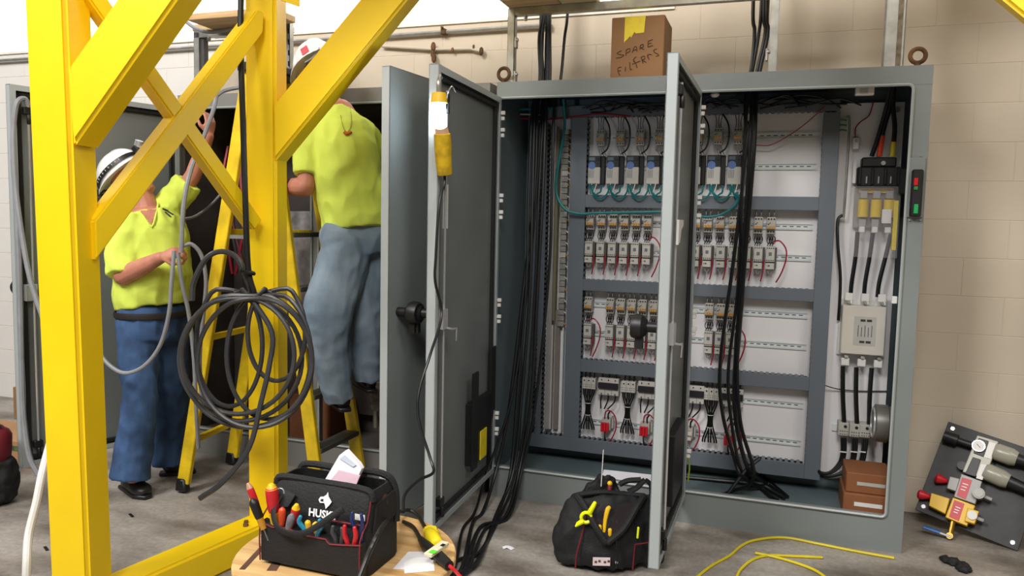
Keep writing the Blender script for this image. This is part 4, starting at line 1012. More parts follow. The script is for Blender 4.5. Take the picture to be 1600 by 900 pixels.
# ================================================================== STEPLADDER
Lf = onZ(285, 770); Lf = V3(Lf.x, Lf.y, 0)
yN = -.50
ap = V3(-1.165, yN, 2.30)
rl = V3(-.80, -.47, 0)
t = thing('stepladder', V3(-1.15, -.3, 0), 'yellow fiberglass stepladder standing before the dark cabinet', 'ladder')
farL = V3(-1.66, -.12, 0); farR = V3(-.80, -.04, 0)
apF = V3(-1.165, -.16, 2.30)
def lrail(foot, top):
    f2 = foot+(top-foot)*.025
    MB().bar(f2, top, .075, .03, ref=V3(0, 1, 0)).build('rail', M_ladder, t, bevel=.004)
    mb = MB(); mb.box(foot+V3(0, 0, .035)+(top-foot)*.006, (.07, .055, .07), None, .8); mb.build('rubber_foot', M_black, t, bevel=.008)
a0 = ap+V3(-.05, 0, 0); b0 = ap+V3(.05, 0, 0); a1 = apF+V3(-.05, 0, 0); b1 = apF+V3(.05, 0, 0)
lrail(Lf, a0); lrail(rl, b0); lrail(farL, a1); lrail(farR, b1)
MB().box((ap+apF)/2+V3(0, 0, .02), (.2, .42, .05)).build('top_cap', M_black, t, bevel=.01)
for k in range(1, 8):
    z = .29*k; f = z/2.3
    p = rl.lerp(b0, f); q_ = farR.lerp(b1, f)
    MB().bx(p.x-.045, p.x+.045, p.y+.01, q_.y-.01, z-.02, z+.006).build('step', mat('step_grey', '#5b5a52', .5, metal=.3), t, bevel=.003)
    p = Lf.lerp(a0, f); q_ = farL.lerp(a1, f)
    if k % 2: MB().bar(p, q_, .03, .03).build('rear_bar', M_ladder, t)
p = rl.lerp(b0, .62); q_ = Lf.lerp(a0, .62); MB().bar(p, q_, .02, .006, ref=V3(0, 1, 0)).build('spreader', M_steel, t)
MB().bx(rl.lerp(b0, .631).x-.05, rl.lerp(b0, .631).x+.04, -.43, -.30, 1.452, 1.468).build('label_sticker', M_tape, t)
# ================================================================== PEOPLE
def hand(mb, wrist, d, nrm, curl, sc=1.0, thumb=1):
    """palm with five separate fingers; d: direction of palm, nrm: palm-side normal"""
    d = d.normalized(); nrm = (nrm-d*nrm.dot(d)).normalized(); s = d.cross(nrm).normalized()*thumb
    kn = wrist+d*.085*sc
    mb.tube([wrist-d*.03*sc, wrist+d*.02*sc, wrist+d*.06*sc, kn], [(.028*sc, .022*sc), (.034*sc, .02*sc), (.042*sc, .018*sc), (.042*sc, .015*sc)], 12, wdir=s, dome=.6)
    for i, (off, ln) in enumerate(((-.031, .036), (-.011, .042), (.010, .040), (.030, .032))):
        p = wrist+d*.082*sc+s*off*-1*sc; a_ = 0; pts = [p-d*.02*sc, p]
        for j in range(3):
            a_ += curl*(.8 if j == 0 else 1.0); dirv = d*math.cos(a_)+nrm*math.sin(a_); p = p+dirv*ln*sc*(1, .75, .6)[j]; pts.append(p)
        mb.tube(pts, [.0095*sc, .0098*sc, .0092*sc, .0085*sc, .0075*sc], 8, dome=.9)
    p = wrist+d*.025*sc+s*.03*sc; td = (d*.6+s*.6+nrm*.5).normalized(); p2 = p+td*.04*sc; p3 = p2+(d*.8+nrm*.6-s*.1).normalized()*.034*sc; p4 = p3+(d*.5+nrm*.8-s*.3).normalized()*.026*sc
    mb.tube([p-s*.02*sc, p, p2, p3, p4], [.013*sc, .013*sc, .0115*sc, .0105*sc, .0085*sc], 8, dome=.9)
def head(mb, c, up, fr, sc=1.0):
    """skull, jaw, nose, ears, brow and lips merged into the body skin; c = skull centre"""
    up = up.normalized(); fr = (fr-up*fr.dot(up)).normalized(); s = up.cross(fr).normalized()
    Mx = Matrix((fr, s, up)).transposed()
    def P(a, b_, c_): return c+Mx @ V3(a*sc, b_*sc, c_*sc)
    mb.ball(P(-.01, 0, .03), (.098*sc, .077*sc, .095*sc), Mx); mb.ball(P(.02, 0, -.045), (.075*sc, .062*sc, .075*sc), Mx); mb.ball(P(.055, 0, -.098), (.03*sc, .035*sc, .025*sc), Mx)
    mb.tube([P(.088, 0, .012), P(.105, 0, -.022), P(.112, 0, -.034), P(.09, 0, -.044)], [.009*sc, .014*sc, .017*sc, .013*sc], 8, dome=.8)
    mb.ball(P(.077, 0, .030), (.018*sc, .055*sc, .011*sc), Mx, 10, 6)
    mb.ball(P(.088, 0, -.066), (.010*sc, .024*sc, .006*sc), Mx, 10, 6); mb.ball(P(.085, 0, -.080), (.011*sc, .021*sc, .007*sc), Mx, 10, 6)
    for e in (-1, 1):
        mb.ball(P(-.012, e*.080, -.012), (.018*sc, .010*sc, .032*sc), Mx, 10, 8); mb.ball(P(.055, e*.042, -.025), (.026*sc, .02*sc, .024*sc), Mx, 10, 8)
    return Mx, P
def eyes(P, parent, sc=1.0):
    for e in (-1, 1):
        o = MB().ball(P(.080, e*.030, .012), .0115*sc, None, 12, 8).build('eye', mat('eye_white', '#e3ded8', .25, var=0), parent)
        MB().ball(P(.0895, e*.030, .012), .0045*sc, None, 8, 6).build('iris', mat('iris_brown', '#35251b', .2, var=0), o)
def helmet(parent, c, up, fr, sticker=None, lamp=True):
    up = up.normalized(); fr = (fr-up*fr.dot(up)).normalized(); s = up.cross(fr).normalized(); Mx = Matrix((fr, s, up)).transposed()
    def P(a, b_, c_): return c+Mx @ V3(a, b_, c_)
    mb = MB(); vs = []; n = 28; rings = 10; fs = []
    for i in range(rings):
        a_ = PI/2*i/(rings-1)*.985
        for j in range(n):
            g_ = 2*PI*j/n; r_ = math.cos(a_)
            vs.append(P(.150*r_*math.cos(g_), .122*r_*math.sin(g_), .015+.138*math.sin(a_)+.006*(abs(math.sin(g_)) < .3 and i > 2)))
    for i in range(rings-1):
        for j in range(n): fs.append((i*n+j, i*n+(j+1) % n, (i+1)*n+(j+1) % n, (i+1)*n+j))
    fs.append(tuple(range((rings-1)*n, rings*n))); fs.append(tuple(reversed(range(n))))
    mb.add(vs, fs); h = mb.build('hard_hat', M_helmet, parent)
    mb = MB(); vs = []
    for k, (ex, dz) in enumerate(((0, .018), (.028, .002), (.028, -.004), (0, .0))):
        for j in range(n):
            g_ = 2*PI*j/n; f_ = max(0, math.cos(g_)); e_ = ex*(1+1.4*f_**2)
            vs.append(P((.149+e_)*math.cos(g_), (.121+e_)*math.sin(g_), dz-.010*f_*(ex > 0)))
    fs = [(k*n+j, k*n+(j+1) % n, ((k+1) % 4)*n+(j+1) % n, ((k+1) % 4)*n+j) for k in range(4) for j in range(n)]
    mb.add(vs, fs); mb.build('brim', M_helmet, h)
    if lamp:
        mb = MB(); vs = []
        for k, (ex, z0) in enumerate(((.002, .03), (.006, .03), (.006, .055), (.002, .058))):
            for j in range(n):
                g_ = 2*PI*j/n; sc_ = math.cos(math.asin(min(.99, (z0-.015)/.138)))
                vs.append(P((.150*sc_+ex+.002)*math.cos(g_), (.122*sc_+ex+.002)*math.sin(g_), z0))
        mb.add(vs, fs); st = mb.build('headlamp_strap', M_black, h)
        mb = MB(); mb.box(P(.172, 0, .05), (.035, .06, .04), Mx); mb.build('headlamp_body', M_black, h, bevel=.006)
        mb = MB(); mb.cyl(P(.185, 0, .06), P(.215, 0, .075), .022, 14); mb.build('headlamp_lens', M_chrome, h)
        mb = MB()
        for j in range(9):
            g_ = R(238+j*9); p_ = P(.155*math.cos(g_), .1275*math.sin(g_), .044); u_ = Mx @ V3(-math.sin(g_), math.cos(g_), 0)
            mb.bar(p_-Mx @ V3(0, 0, .006), p_+Mx @ V3(0, 0, .006), .003, .003); 
            if j % 2: mb.bar(p_-u_*.005, p_+u_*.005, .003, .003)
        mb.build('strap_lettering', mat('pale_print', '#a8a6a2', .6, var=0), h)
    if sticker:
        lv = (Mx.transposed() @ sticker).normalized(); b_, a_ = math.asin(max(-.2, min(.9, lv.z))), math.atan2(lv.y, lv.x)
        mb = MB(); pts = []
        for da, db in ((-.16, -.16), (.16, -.16), (.16, .16), (-.16, .16)):
            g_ = a_+da; e_ = b_+db
            pts.append(P(.1535*math.cos(e_)*math.cos(g_), .1255*math.cos(e_)*math.sin(g_), .015+.1415*math.sin(e_)))
        nn = (pts[1]-pts[0]).cross(pts[2]-pts[0]).normalized(); mb.prism(pts, nn*.002); mb.build('red_sticker', M_red, h)
    return P, Mx
def shoe(parent, heel, toe, ank, name='shoe'):
    d = (toe-heel); d.z = 0; ln = d.length; d.normalize(); s = V3(-d.y, d.x, 0); z0 = heel.z
    mb = MB(); mb.tube([heel+d*.0+V3(0, 0, .05), heel+d*ln*.3+V3(0, 0, .05), heel+d*ln*.6+V3(0, 0, .042), heel+d*ln*.85+V3(0, 0, .038), heel+d*ln*.98+V3(0, 0, .032)], [(.036, .045), (.042, .05), (.05, .042), (.052, .036), (.035, .024)], 14, sm=2, wdir=s, dome=.5)
    mb.tube([heel+d*ln*.22+V3(0, 0, .05), ank+V3(0, 0, .09)], [(.048, .058), (.052, .056)], 12, wdir=s)
    o = remeshed(mb, name, .008, M_shoe, parent, smooth=3)
    mb = MB(); pts = [heel-d*.045-s*.03, heel-d*.045+s*.03, heel+d*ln*.45+s*.046, heel+d*ln*.8+s*.055, heel+d*(ln+.025)+s*.02, heel+d*(ln+.025)-s*.02, heel+d*ln*.8-s*.055, heel+d*ln*.45-s*.046]
    mb.prism([V3(p_.x, p_.y, z0) for p_ in pts], (0, 0, .022)); mb.build('sole', M_black, o, bevel=.005)
    for k in range(4):
        c_ = heel+d*ln*(.42+.09*k)+V3(0, 0, .098-.008*k); mb = MB(); mb.tube([c_-s*.03, c_+V3(0, 0, .006), c_+s*.03], .003, 5, sm=3); mb.build('lace', M_cableg, o)
    return o
# ---------------------------------------------------------------- worker standing at left, arm raised
D = 4.30
f1 = V3(.90, -.43, 0).normalized(); l1 = V3(-f1.y, f1.x, 0)      # facing, his left
def A(x, y, d=0): return atD(x, y, D+d)
p1 = thing('person', V3(-1.78, -.62, 0), 'standing worker in neon shirt, blue jeans and white helmet pulling grey cable', 'person')
pel = A(240, 492); che = A(238, 372); nk = A(226, 318); hd = A(206, 284)
hup = (UPV*.74-RGT*.66).normalized(); hfr = (RGT*.74+UPV*.64-FWD*.25)
sR, eR, wR, = A(192, 345, -.10), A(192, 432, -.20), A(252, 402, -.28)
sL, eL, wL = A(268, 318, .10), A(301, 276, .10), A(326, 212, .06)
hipR, knR, anR = A(215, 508, -.04), A(218, 622, -.12), A(207, 748, -.12)
hipL, knL, anL = A(262, 508, .10), A(266, 622, .16), A(262, 722, .22)
mb = MB()
mb.tube([pel, A(238, 440), che, A(232, 335)], [(.13, .10), (.16, .13), (.17, .12), (.12, .09)], 16, wdir=l1, dome=.5)
mb.tube([A(232, 338), nk, hd-hup*.07], [.075, .065, .062], 14, dome=.5)
mb.tube([sR, eR], [.052, .045], 12, dome=.8); mb.tube([eR, eR.lerp(wR, .35), wR], [.052, .051, .032], 12, wdir=UPV, dome=.8)
mb.tube([sL, eL], [.052, .045], 12, dome=.8); mb.tube([eL, eL.lerp(wL, .3), wL], [.044, .045, .030], 12, dome=.8)
for h_, k_, a_ in ((hipR, knR, anR), (hipL, knL, anL)): mb.tube([h_, k_, a_], [.085, .058, .04], 12, dome=.6)
hand(mb, wR, (RGT*1.0+UPV*.35-FWD*.1), (FWD*.75-UPV*.5+RGT*.1), .85, .95, thumb=-1)
hand(mb, wL, (UPV*1.0+RGT*.12), (FWD*.4-RGT*.9), .55, .95, thumb=1)
Mh, Ph = head(mb, hd, hup, hfr)
body = remeshed(mb, 'body', .0062, M_skin, p1, smooth=3)
eyes(Ph, p1)
mb = MB(); mb.ball(hd+Mh @ V3(-.035, 0, .005), (.085, .082, .075), Mh); remeshed(mb, 'hair', .008, M_hair, p1, wob=.004, wsc=40)
helmet(p1, hd+Mh @ V3(-.012, 0, .045), hup, hfr)
mb = MB(); mb.ball(A(158, 312), (.05, .035, .035), None, 12, 8); mb.cyl(A(150, 300), A(172, 315, -.05), .016, 10); mb.torus(A(165, 306, -.06), FWD, .03, .006, 14, 6); mb.build('neck_headset', M_black, p1)
mb = MB()
mb.tube([A(240, 479), A(238, 460), A(240, 425), A(240, 390), A(237, 355), A(231, 332)], [(.195, .165), (.205, .19), (.205, .19), (.197, .165), (.185, .135), (.12, .10)], 24, sm=3, wdir=l1)
mb.ball(A(243, 430, -.05), (.17, .15, .16))
mb.tube([A(203, 340, -.08), sR.lerp(eR, .4), sR.lerp(eR, .98)], [.085, .088, .082], 14, sm=2, wdir=UPV)
mb.tube([A(252, 330, .08), sL.lerp(eL, .2), sL.lerp(eL, .8)], [.085, .085, .080], 14, sm=2)
mb.ball(A(196, 345, -.06), .075); mb.ball(A(262, 322, .08), .075)
shirt = remeshed(mb, 'shirt', .009, M_shirt, p1, wob=.010, wsc=7, smooth=3)
# open collar and the small print on the chest, laid on the shirt surface
from mathutils.bvhtree import BVHTree
def decal(ob, pxs, off, name, m_, parent, r_=None):
    o0 = org(parent); bv = BVHTree.FromPolygons([v.co+o0 for v in ob.data.vertices], [p.vertices[:] for p in ob.data.polygons])
    def hit(x, y):
        d = ray(x, y).normalized(); h = bv.ray_cast(CAM, d)[0]
        return (h-d*off) if h else None
    if r_: # a cord or dots
        pts = [hit(*p) for p in pxs]; pts = [p for p in pts if p]
        return MB().tube(pts, r_, 6, sm=3).build(name, m_, parent)
    import itertools
    xs = [p[0] for p in pxs]; ys = [p[1] for p in pxs]; st = 1.5; mb = MB()
    def inside(x, y):
        c = False
        for i in range(len(pxs)):
            (x1, y1), (x2, y2) = pxs[i], pxs[i-1]
            if (y1 > y) != (y2 > y) and x < (x2-x1)*(y-y1)/(y2-y1)+x1: c = not c
        return c
    y = min(ys)
    while y < max(ys):
        x = min(xs)
        while x < max(xs):
            if inside(x+st/2, y+st/2):
                q_ = [hit(x, y), hit(x+st, y), hit(x+st, y+st), hit(x, y+st)]
                if all(q_): mb.prism(q_, ray(x, y).normalized()*(off*.9))
            x += st
        y += st
    return mb.build(name, m_, parent, angle=80)
decal(shirt, [(212, 322), (246, 318), (243, 334), (237, 352), (226, 338)], .004, 'neck_skin', M_skin, p1)
decal(shirt, [(211, 326), (224, 338), (237, 355), (244, 334), (247, 318)], .004, 'collar', M_shirt, p1, .006)
for pp in ([(254, 326), (262, 329)], [(262, 330), (270, 335)], [(258, 331), (266, 338)]): decal(shirt, pp+[pp[1]], .003, 'chest_print', M_cableg, p1, .005)
mb = MB()
mb.tube([A(239, 480), A(239, 505), A(239, 530)], [(.185, .150), (.19, .155), (.185, .15)], 22, wdir=l1, dome=.2)
mb.tube([A(216, 500, -.04), A(217, 560, -.08), A(219, 615, -.12), A(211, 690, -.13), A(203, 746, -.13)], [.115, .106, .090, .096, .106], 16, sm=3)
mb.tube([A(262, 500, .08), A(264, 560, .12), knL, A(263, 680, .20), A(262, 724, .22)], [.115, .108, .095, .095, .092], 16, sm=3)
remeshed(mb, 'jeans', .009, M_jean, p1, wob=.010, wsc=8, smooth=3)
pts = [A(239, 489)+l1*.197*math.cos(2*PI*j/28)+f1*.166*math.sin(2*PI*j/28) for j in range(28)]
MB().tube(pts, [(.005, .018)]*28, 6, closed=True, wdir=f1 if False else None).build('belt', M_belt, p1)
th_ = onZ(228, 779); shoe(p1, onZ(196, 768)+V3(-.02, .03, 0), V3(th_.x, th_.y, 0), anR)
th_ = onZ(312, 741); hh = onZ(262, 742); shoe(p1, V3(hh.x, hh.y, 0), V3(th_.x-.06, th_.y, 0), anL)
# ---------------------------------------------------------------- worker climbing the ladder, seen from behind
D = 4.10
f2 = V3(-.66, .75, 0).normalized(); l2 = V3(-f2.y, f2.x, 0)       # facing; his left
p2 = thing('person', V3(-.72, -.3, .5), 'worker in neon shirt and faded jeans climbing the stepladder, seen from behind', 'person')
hd = A(500, 120, .10); hup = (UPV*.85-RGT*.4+FWD*.2).normalized(); hfr = (FWD*.8-RGT*.55)
sL, eL, wL = A(487, 208, -.02), A(478, 292, -.06), A(432, 292, .12)
sR, eR, wR = A(570, 205, .12), A(588, 262, .32), A(570, 240, .52)
hipL, knL, anL = A(540, 378, -.02), A(512, 490, -.10), A(533, 618, .03)
hipR, knR, anR = A(575, 378, .14), A(568, 485, .10), A(574, 590, .20)
mb = MB()
mb.tube([A(556, 360), A(545, 300), A(528, 215), A(518, 170, .03)], [(.12, .08), (.14, .10), (.165, .11), (.11, .08)], 16, wdir=RGT, dome=.5)
mb.tube([A(518, 172, .03), A(510, 145, .06), hd-hup*.06], [.07, .06, .06], 14, dome=.5)
mb.tube([sL, eL], [.056, .048], 12, dome=.8); mb.tube([eL, eL.lerp(wL, .35), wL], [.052, .050, .032], 12, dome=.8)
mb.tube([sR, eR], [.054, .046], 12, dome=.8); mb.tube([eR, wR], [.046, .032], 12, dome=.8)
for h_, k_, a_ in ((hipL, knL, anL), (hipR, knR, anR)): mb.tube([h_, k_, a_], [.085, .058, .04], 12, dome=.6)
hand(mb, wL, -RGT+UPV*.1+FWD*.3, FWD, .6, .95); hand(mb, wR, UPV*.6+FWD*.7, -RGT, .45, .95)
Mh, Ph = head(mb, hd, hup, hfr)
remeshed(mb, 'body', .0062, M_skin, p2, smooth=3); eyes(Ph, p2)
mb = MB(); mb.ball(hd+Mh @ V3(-.03, 0, .005), (.088, .082, .085), Mh); remeshed(mb, 'hair', .008, M_hair, p2, wob=.004, wsc=40)
PH, MH = helmet(p2, hd+Mh @ V3(-.012, 0, .045), hup, hfr, sticker=-FWD-RGT*.35+UPV*.35, lamp=False)
mb = MB(); mb.tube([PH(-.15, .02, .01), PH(-.165, .04, -.015), PH(-.14, .07, -.035), PH(-.10, .10, -.03)], .012, 8, sm=3); mb.build('suspension_strap', M_cableg, p2)
mb = MB()
mb.tube([A(556, 358), A(553, 328), A(545, 285), A(535, 240), A(526, 205, .01), A(519, 176, .03)], [(.178, .135), (.180, .145), (.183, .150), (.188, .145), (.175, .13), (.10, .09)], 24, sm=3, wdir=RGT)
mb.tube([A(500, 203, -.01), sL.lerp(eL, .35), sL.lerp(eL, .78)], [.088, .088, .078], 14, sm=2)
mb.tube([A(560, 205, .08), sR.lerp(eR, .4), sR.lerp(eR, .85)], [.088, .088, .078], 14, sm=2)
mb.ball(A(497, 205, -.01), .08); mb.ball(A(560, 205, .08), .085); mb.ball(A(572, 300, .02), (.13, .12, .14))
shirt2 = remeshed(mb, 'shirt', .009, M_shirt, p2, wob=.010, wsc=7, smooth=3)
decal(shirt2, [(529, 160), (532, 180), (536, 198), (541, 207), (547, 200), (549, 186), (547, 168)], .003, 'ear_plug_cord', mat('cord_olive', '#a3b03c', .6), p2, .003)
decal(shirt2, [(538, 206), (542, 209), (549, 206)], .006, 'ear_plug', mat('ear_plug_orange', '#c1661c', .6), p2, .010)
mb = MB()
mb.tube([A(556, 325, .02), A(557, 345, .03), A(558, 368, .04), A(560, 395, .05)], [(.15, .11), (.172, .135), (.178, .148), (.17, .15)], 22, wdir=RGT, dome=.25)
mb.ball(A(532, 372, -.03), .115); mb.tube([A(545, 375), A(529, 440, -.05), knL, A(516, 550, -.05), A(531, 625, .03)], [.135, .135, .130, .108, .075], 16, sm=3)
mb.tube([A(575, 375, .12), A(572, 440, .10), knR, A(572, 540, .15), A(574, 592, .20)], [.125, .115, .10, .09, .085], 16, sm=3)
remeshed(mb, 'jeans', .009, M_jean2, p2, wob=.010, wsc=7, smooth=3)
a_ = anL; shoe(p2, a_+l2*0+V3(.03, -.02, -.075), a_+f2*.2+V3(0, 0, -.075), anL)
a_ = anR; shoe(p2, a_+V3(.03, -.02, -.075), a_+f2*.2+V3(0, 0, -.075), anR)
# grey cables in the first worker's hands
D = 4.02
gl = [('thick grey cable running from the raised hand to the lower hand', [(338, 150, .45), (334, 170, .32), (318, 215, .20), (297, 270, .02), (287, 320, -.04), (284, 370, -.05), (283, 395, -.05)], .012),
      ('grey cable hanging from the lower hand in a long loop past the jeans', [(272, 392, -.05), (268, 440, -.06), (264, 490, -.06), (250, 540, -.06), (225, 572, -.05), (195, 583, -.05), (168, 568, -.03), (150, 540, 0), (138, 505, .1)], .0105),
      ('grey cable hanging straight down behind the cable coil', [(278, 395, -.05), (284, 440, -.04), (295, 490, -.02), (303, 560, .0), (306, 630, .02), (310, 700, .1)], .0105),
      ('grey cable arching from the lower hand down behind the coil', [(286, 384, -.04), (300, 382, -.02), (315, 400, .0), (322, 440, .0), (318, 490, .02), (312, 560, .05), (316, 640, .08)], .0105),
      ('thin grey cable swinging from the chest into the dark cabinet', [(283, 343, .1), (305, 338, .3), (330, 320, .6), (352, 295, .75)], .008)]
for lab, pts, r_ in gl:
    pp = [A(*e) for e in pts]; tag(MB().tube(pp, r_, 8, sm=5).build('grey_cable', M_hose, None, loc=pp[-1]), lab, 'cable', 'grey cables held by the worker')
pp = [A(338, 150, .45), A(350, 142, .5), A(372, 137, .55), A(400, 134, .55)]
tag(MB().tube(pp, .012, 8, sm=4).build('grey_cable', M_hose, None, loc=pp[0]), 'grey cable end entering the cabinet above the raised hand', 'cable', 'grey cables held by the worker')
# ================================================================== WORK LAMP ON THE LEFT DOOR
lx = .105
t = thing('work_lamp', V3(lx, -.80, 1.75), 'lit yellow work lamp hooked on the inside of the left door', 'lamp')
lp = [onX(686, 162, lx), onX(686, 170, lx), onX(690, 205, lx), onX(695, 272, lx)]
ax = (lp[3]-lp[0]).normalized()
MB().tube([onX(686, 145, lx), onX(686, 161, lx)], [.030, .036], 14).build('head_cap', M_toolyel, t)
e_ = mat('lamp_tube', '#dff1ff', .3, var=0, emit=60)
MB().tube([onX(686, 161.5, lx), onX(688, 197, lx)], .027, 16).build('lamp_tube', e_, t)
MB().tube([onX(689, 197, lx+.004), onX(691, 209, lx)], [.026, .030], 14).build('lower_guard', mat('guard_peach', '#e2b695', .4), t)
MB().tube([onX(691, 209, lx), onX(692, 225, lx), onX(693, 250, lx), onX(695, 273, lx)], [.036, .037, .035, .033], 16).build('handle', mat('lamp_handle', '#b8960f', .5, var=.25, scale=20), t, bevel=.002)
MB().tube([onX(697, 160, lx), onX(700, 145, lx+.01), onX(706, 135, lx+.01), onX(712, 144, lx+.01)], .003, 6, sm=4).build('wire_hook', M_chrome, t)
MB().tube([onX(686, 145, lx), onX(685, 128, lx), onX(687, 118, lx-.01), onX(690, 122, lx-.015)], [.012, .009, .006, .006], 8, sm=3).build('hook', M_steel, t)
cd = [onX(695, 273, lx), onX(694, 288, lx), onX(686, 320, lx), onX(681, 400, lx), onX(680, 440, lx), onX(690, 492, lx+.02)]
cd += [atD(672, 555, 3.15), atD(655, 610, 3.1), atD(654, 655, 3.08), atD(672, 715, 3.05), atD(677, 738, 3.0), atD(655, 750, 2.9), atD(633, 772, 2.75), atD(630, 800, 2.6)]
MB().tube(cd, .006, 7, sm=6).build('cord', M_cable, t)

# ================================================================== CABLE REEL TABLE AND ITEMS ON IT
ZTb = .45; tc0 = V3(.19, -1.84, 0); RT = .355
t = thing('cable_reel', tc0, 'wooden cable reel used as a round table in the foreground', 'table')
MB().lathe([(RT, ZTb-.03), (RT, ZTb)], 48, None, (tc0.x, tc0.y, 0)).build('top_flange', M_ply, t, bevel=.004)
MB().lathe([(RT, .0), (RT, .03)], 48, None, (tc0.x, tc0.y, 0)).build('bottom_flange', M_ply, t, bevel=.004)
MB().lathe([(.17, .03), (.17, ZTb-.03)], 32, None, (tc0.x, tc0.y, 0)).build('drum', M_ply, t)
a0 = onZ(378, 890, ZTb); a1 = onZ(415, 850, ZTb)
MB().bar(a0+V3(0, 0, .0008), a1+V3(0, 0, .0008), .018, .0012, ref=V3(0, 0, 1)).build('burnt_slot', mat('burnt', '#5a3c2c', .8, var=.2), t)
MB().bar(onZ(424, 892, ZTb)+V3(0, 0, .0008), onZ(432, 880, ZTb)+V3(0, 0, .0008), .03, .001, ref=V3(0, 0, 1)).build('stencil_print', mat('burnt', '#5a3c2c'), t)
# tool bag --------------------------------------------------------
bl_ = onZ(416, 873, ZTb); br_ = onZ(575, 905, ZTb)
U = (br_-bl_); U.z = 0; wb = U.length; U.normalize(); Vd = V3(-U.y, U.x, 0); dep = .20
def T(u, v, z): return bl_+U*u+Vd*v+V3(0, 0, z)
hb = .255
def bagring(z, i_, j_, lean=0): # rounded rectangle ring
    pts = []
    r_ = .025
    for cx, cy, s_ in ((wb-i_-r_, dep-j_-r_, 0), (i_+r_, dep-j_-r_, 90), (i_+r_, j_+r_, 180), (wb-i_-r_, j_+r_, 270)):
        for k in range(4): g_ = R(s_+k*30); pts.append(T(cx+r_*math.cos(g_), cy+r_*math.sin(g_), z))
    return pts
t = thing('tool_bag', T(wb/2, dep/2, 0), 'open black tool bag with a white dog head logo on the reel', 'tool bag')
rings = [bagring(0, .004, .004), bagring(.01, 0, 0), bagring(.12, 0, .002), bagring(.19, .003, .012), bagring(.235, .006, .028), bagring(hb, .012, .04)]
inner = [bagring(hb, .018, .046), bagring(.22, .014, .036), bagring(.10, .014, .02), bagring(.05, .014, .02)]
mb = MB(); n = len(rings[0]); allr = rings+inner; vs = [p for r_ in allr for p in r_]
fs = [(i*n+j, i*n+(j+1) % n, (i+1)*n+(j+1) % n, (i+1)*n+j) for i in range(len(allr)-1) for j in range(n)]
fs.append(tuple(reversed(range(n)))); fs.append(tuple((len(allr)-1)*n+j for j in range(n)))
mb.add(vs, fs); mb.build('bag_body', M_bag, t)
# raised rims front and back
mb = MB(); mb.tube([T(.01, .042, hb-.02), T(.03, .044, hb+.005), T(wb*.5, .05, hb+.004), T(wb-.03, .044, hb+.002), T(wb-.008, .04, hb-.03)], .011, 8, sm=4); mb.build('rim', M_bag, t)
mb = MB(); mb.tube([T(.01, dep-.04, hb-.02), T(.04, dep-.035, hb+.012), T(wb*.5, dep-.03, hb+.01), T(wb-.05, dep-.03, hb+.014), T(wb-.008, dep-.02, hb-.03), T(wb+.004, dep-.03, .12)], .012, 8, sm=4); mb.build('rim', M_bag, t)
mb = MB(); mb.prism([T(wb-.004, .05, hb-.04), T(wb-.004, dep-.04, hb-.03), T(wb+.002, dep-.02, .15), T(wb+.002, .02, .13)], U*.006); mb.build('side_flap', M_bag, t)
# front pockets
fy = -.034
mb = MB(); mb.prism([T(.004, 0, .01), T(wb-.004, 0, .01), T(wb-.004, 0, .118), T(wb*.70, 0, .105), T(wb*.66, 0, .118), T(wb*.40, 0, .118), T(wb*.30, 0, .132), T(.05, 0, .125), T(.004, 0, .14)], Vd*fy); mb.build('front_pocket', M_bag, t, bevel=.004)
pk = [T(.004, fy-.002, .14), T(.05, fy-.002, .125), T(wb*.30, fy-.002, .132), T(wb*.40, fy-.002, .118), T(wb*.66, fy-.002, .118), T(wb*.70, fy-.002, .105), T(wb-.004, fy-.002, .118)]
MB().tube(pk, .0026, 6, sm=2).build('piping', M_bagred, t)
for u in (.004, wb-.008): MB().tube([T(u, fy-.001, .012), T(u, fy-.001, .13), T(u, .006, .17), T(u, .028, .232)], .0024, 6, sm=2).build('piping', M_bagred, t)
MB().tube([T(wb-.012, -.004, .165), T(wb*.62, -.004, .165)], .003, 6).build('piping', M_bagred, t)
# name and dog head on the front
def fz(u, z): # point on the sloping front above the pockets
    z_ = max(.12, min(hb, z))
    v = .002 if z_ < .12 else (.002+(z_-.12)/.07*.010 if z_ < .19 else (.012+(z_-.19)/.045*.016 if z_ < .235 else .028+(z_-.235)/.02*.012))
    return T(u, v-.003, z_)
Vn = (fz(.1, .225)-fz(.1, .195)).normalized()
oc = fz(wb*.565, .176)-Vd*.003
text_mesh('HUSKY', .033, oc, U, (fz(.1, .19)-fz(.1, .16)).normalized(), .002, 0, .0012).build('bag_name', mat('logo_white', '#e8e8ea', .5, var=0), t)
dg_ = [(455, 385), (465, 366), (490, 362), (512, 345), (516, 330), (530, 358), (545, 372), (561, 388), (545, 412), (524, 436), (516, 415), (505, 400), (490, 402), (470, 403)]
dgm = [(470, 388), (478, 377), (497, 376), (492, 384), (500, 390), (482, 393)]
def dog(lst): 
    out = []
    for x, y in lst:
        out.append(fz(wb*.565+(x-508)/1200*.53, .216-(y-385)/1200*.53)-Vd*.0025)
    return out
MB().prism(dog(dg_), -Vd*.002).build('dog_head_logo', MATS['logo_white'], t)
MB().prism([p-Vd*.002 for p in dog(dgm)], -Vd*.001).build('logo_cutout', M_bag, t)
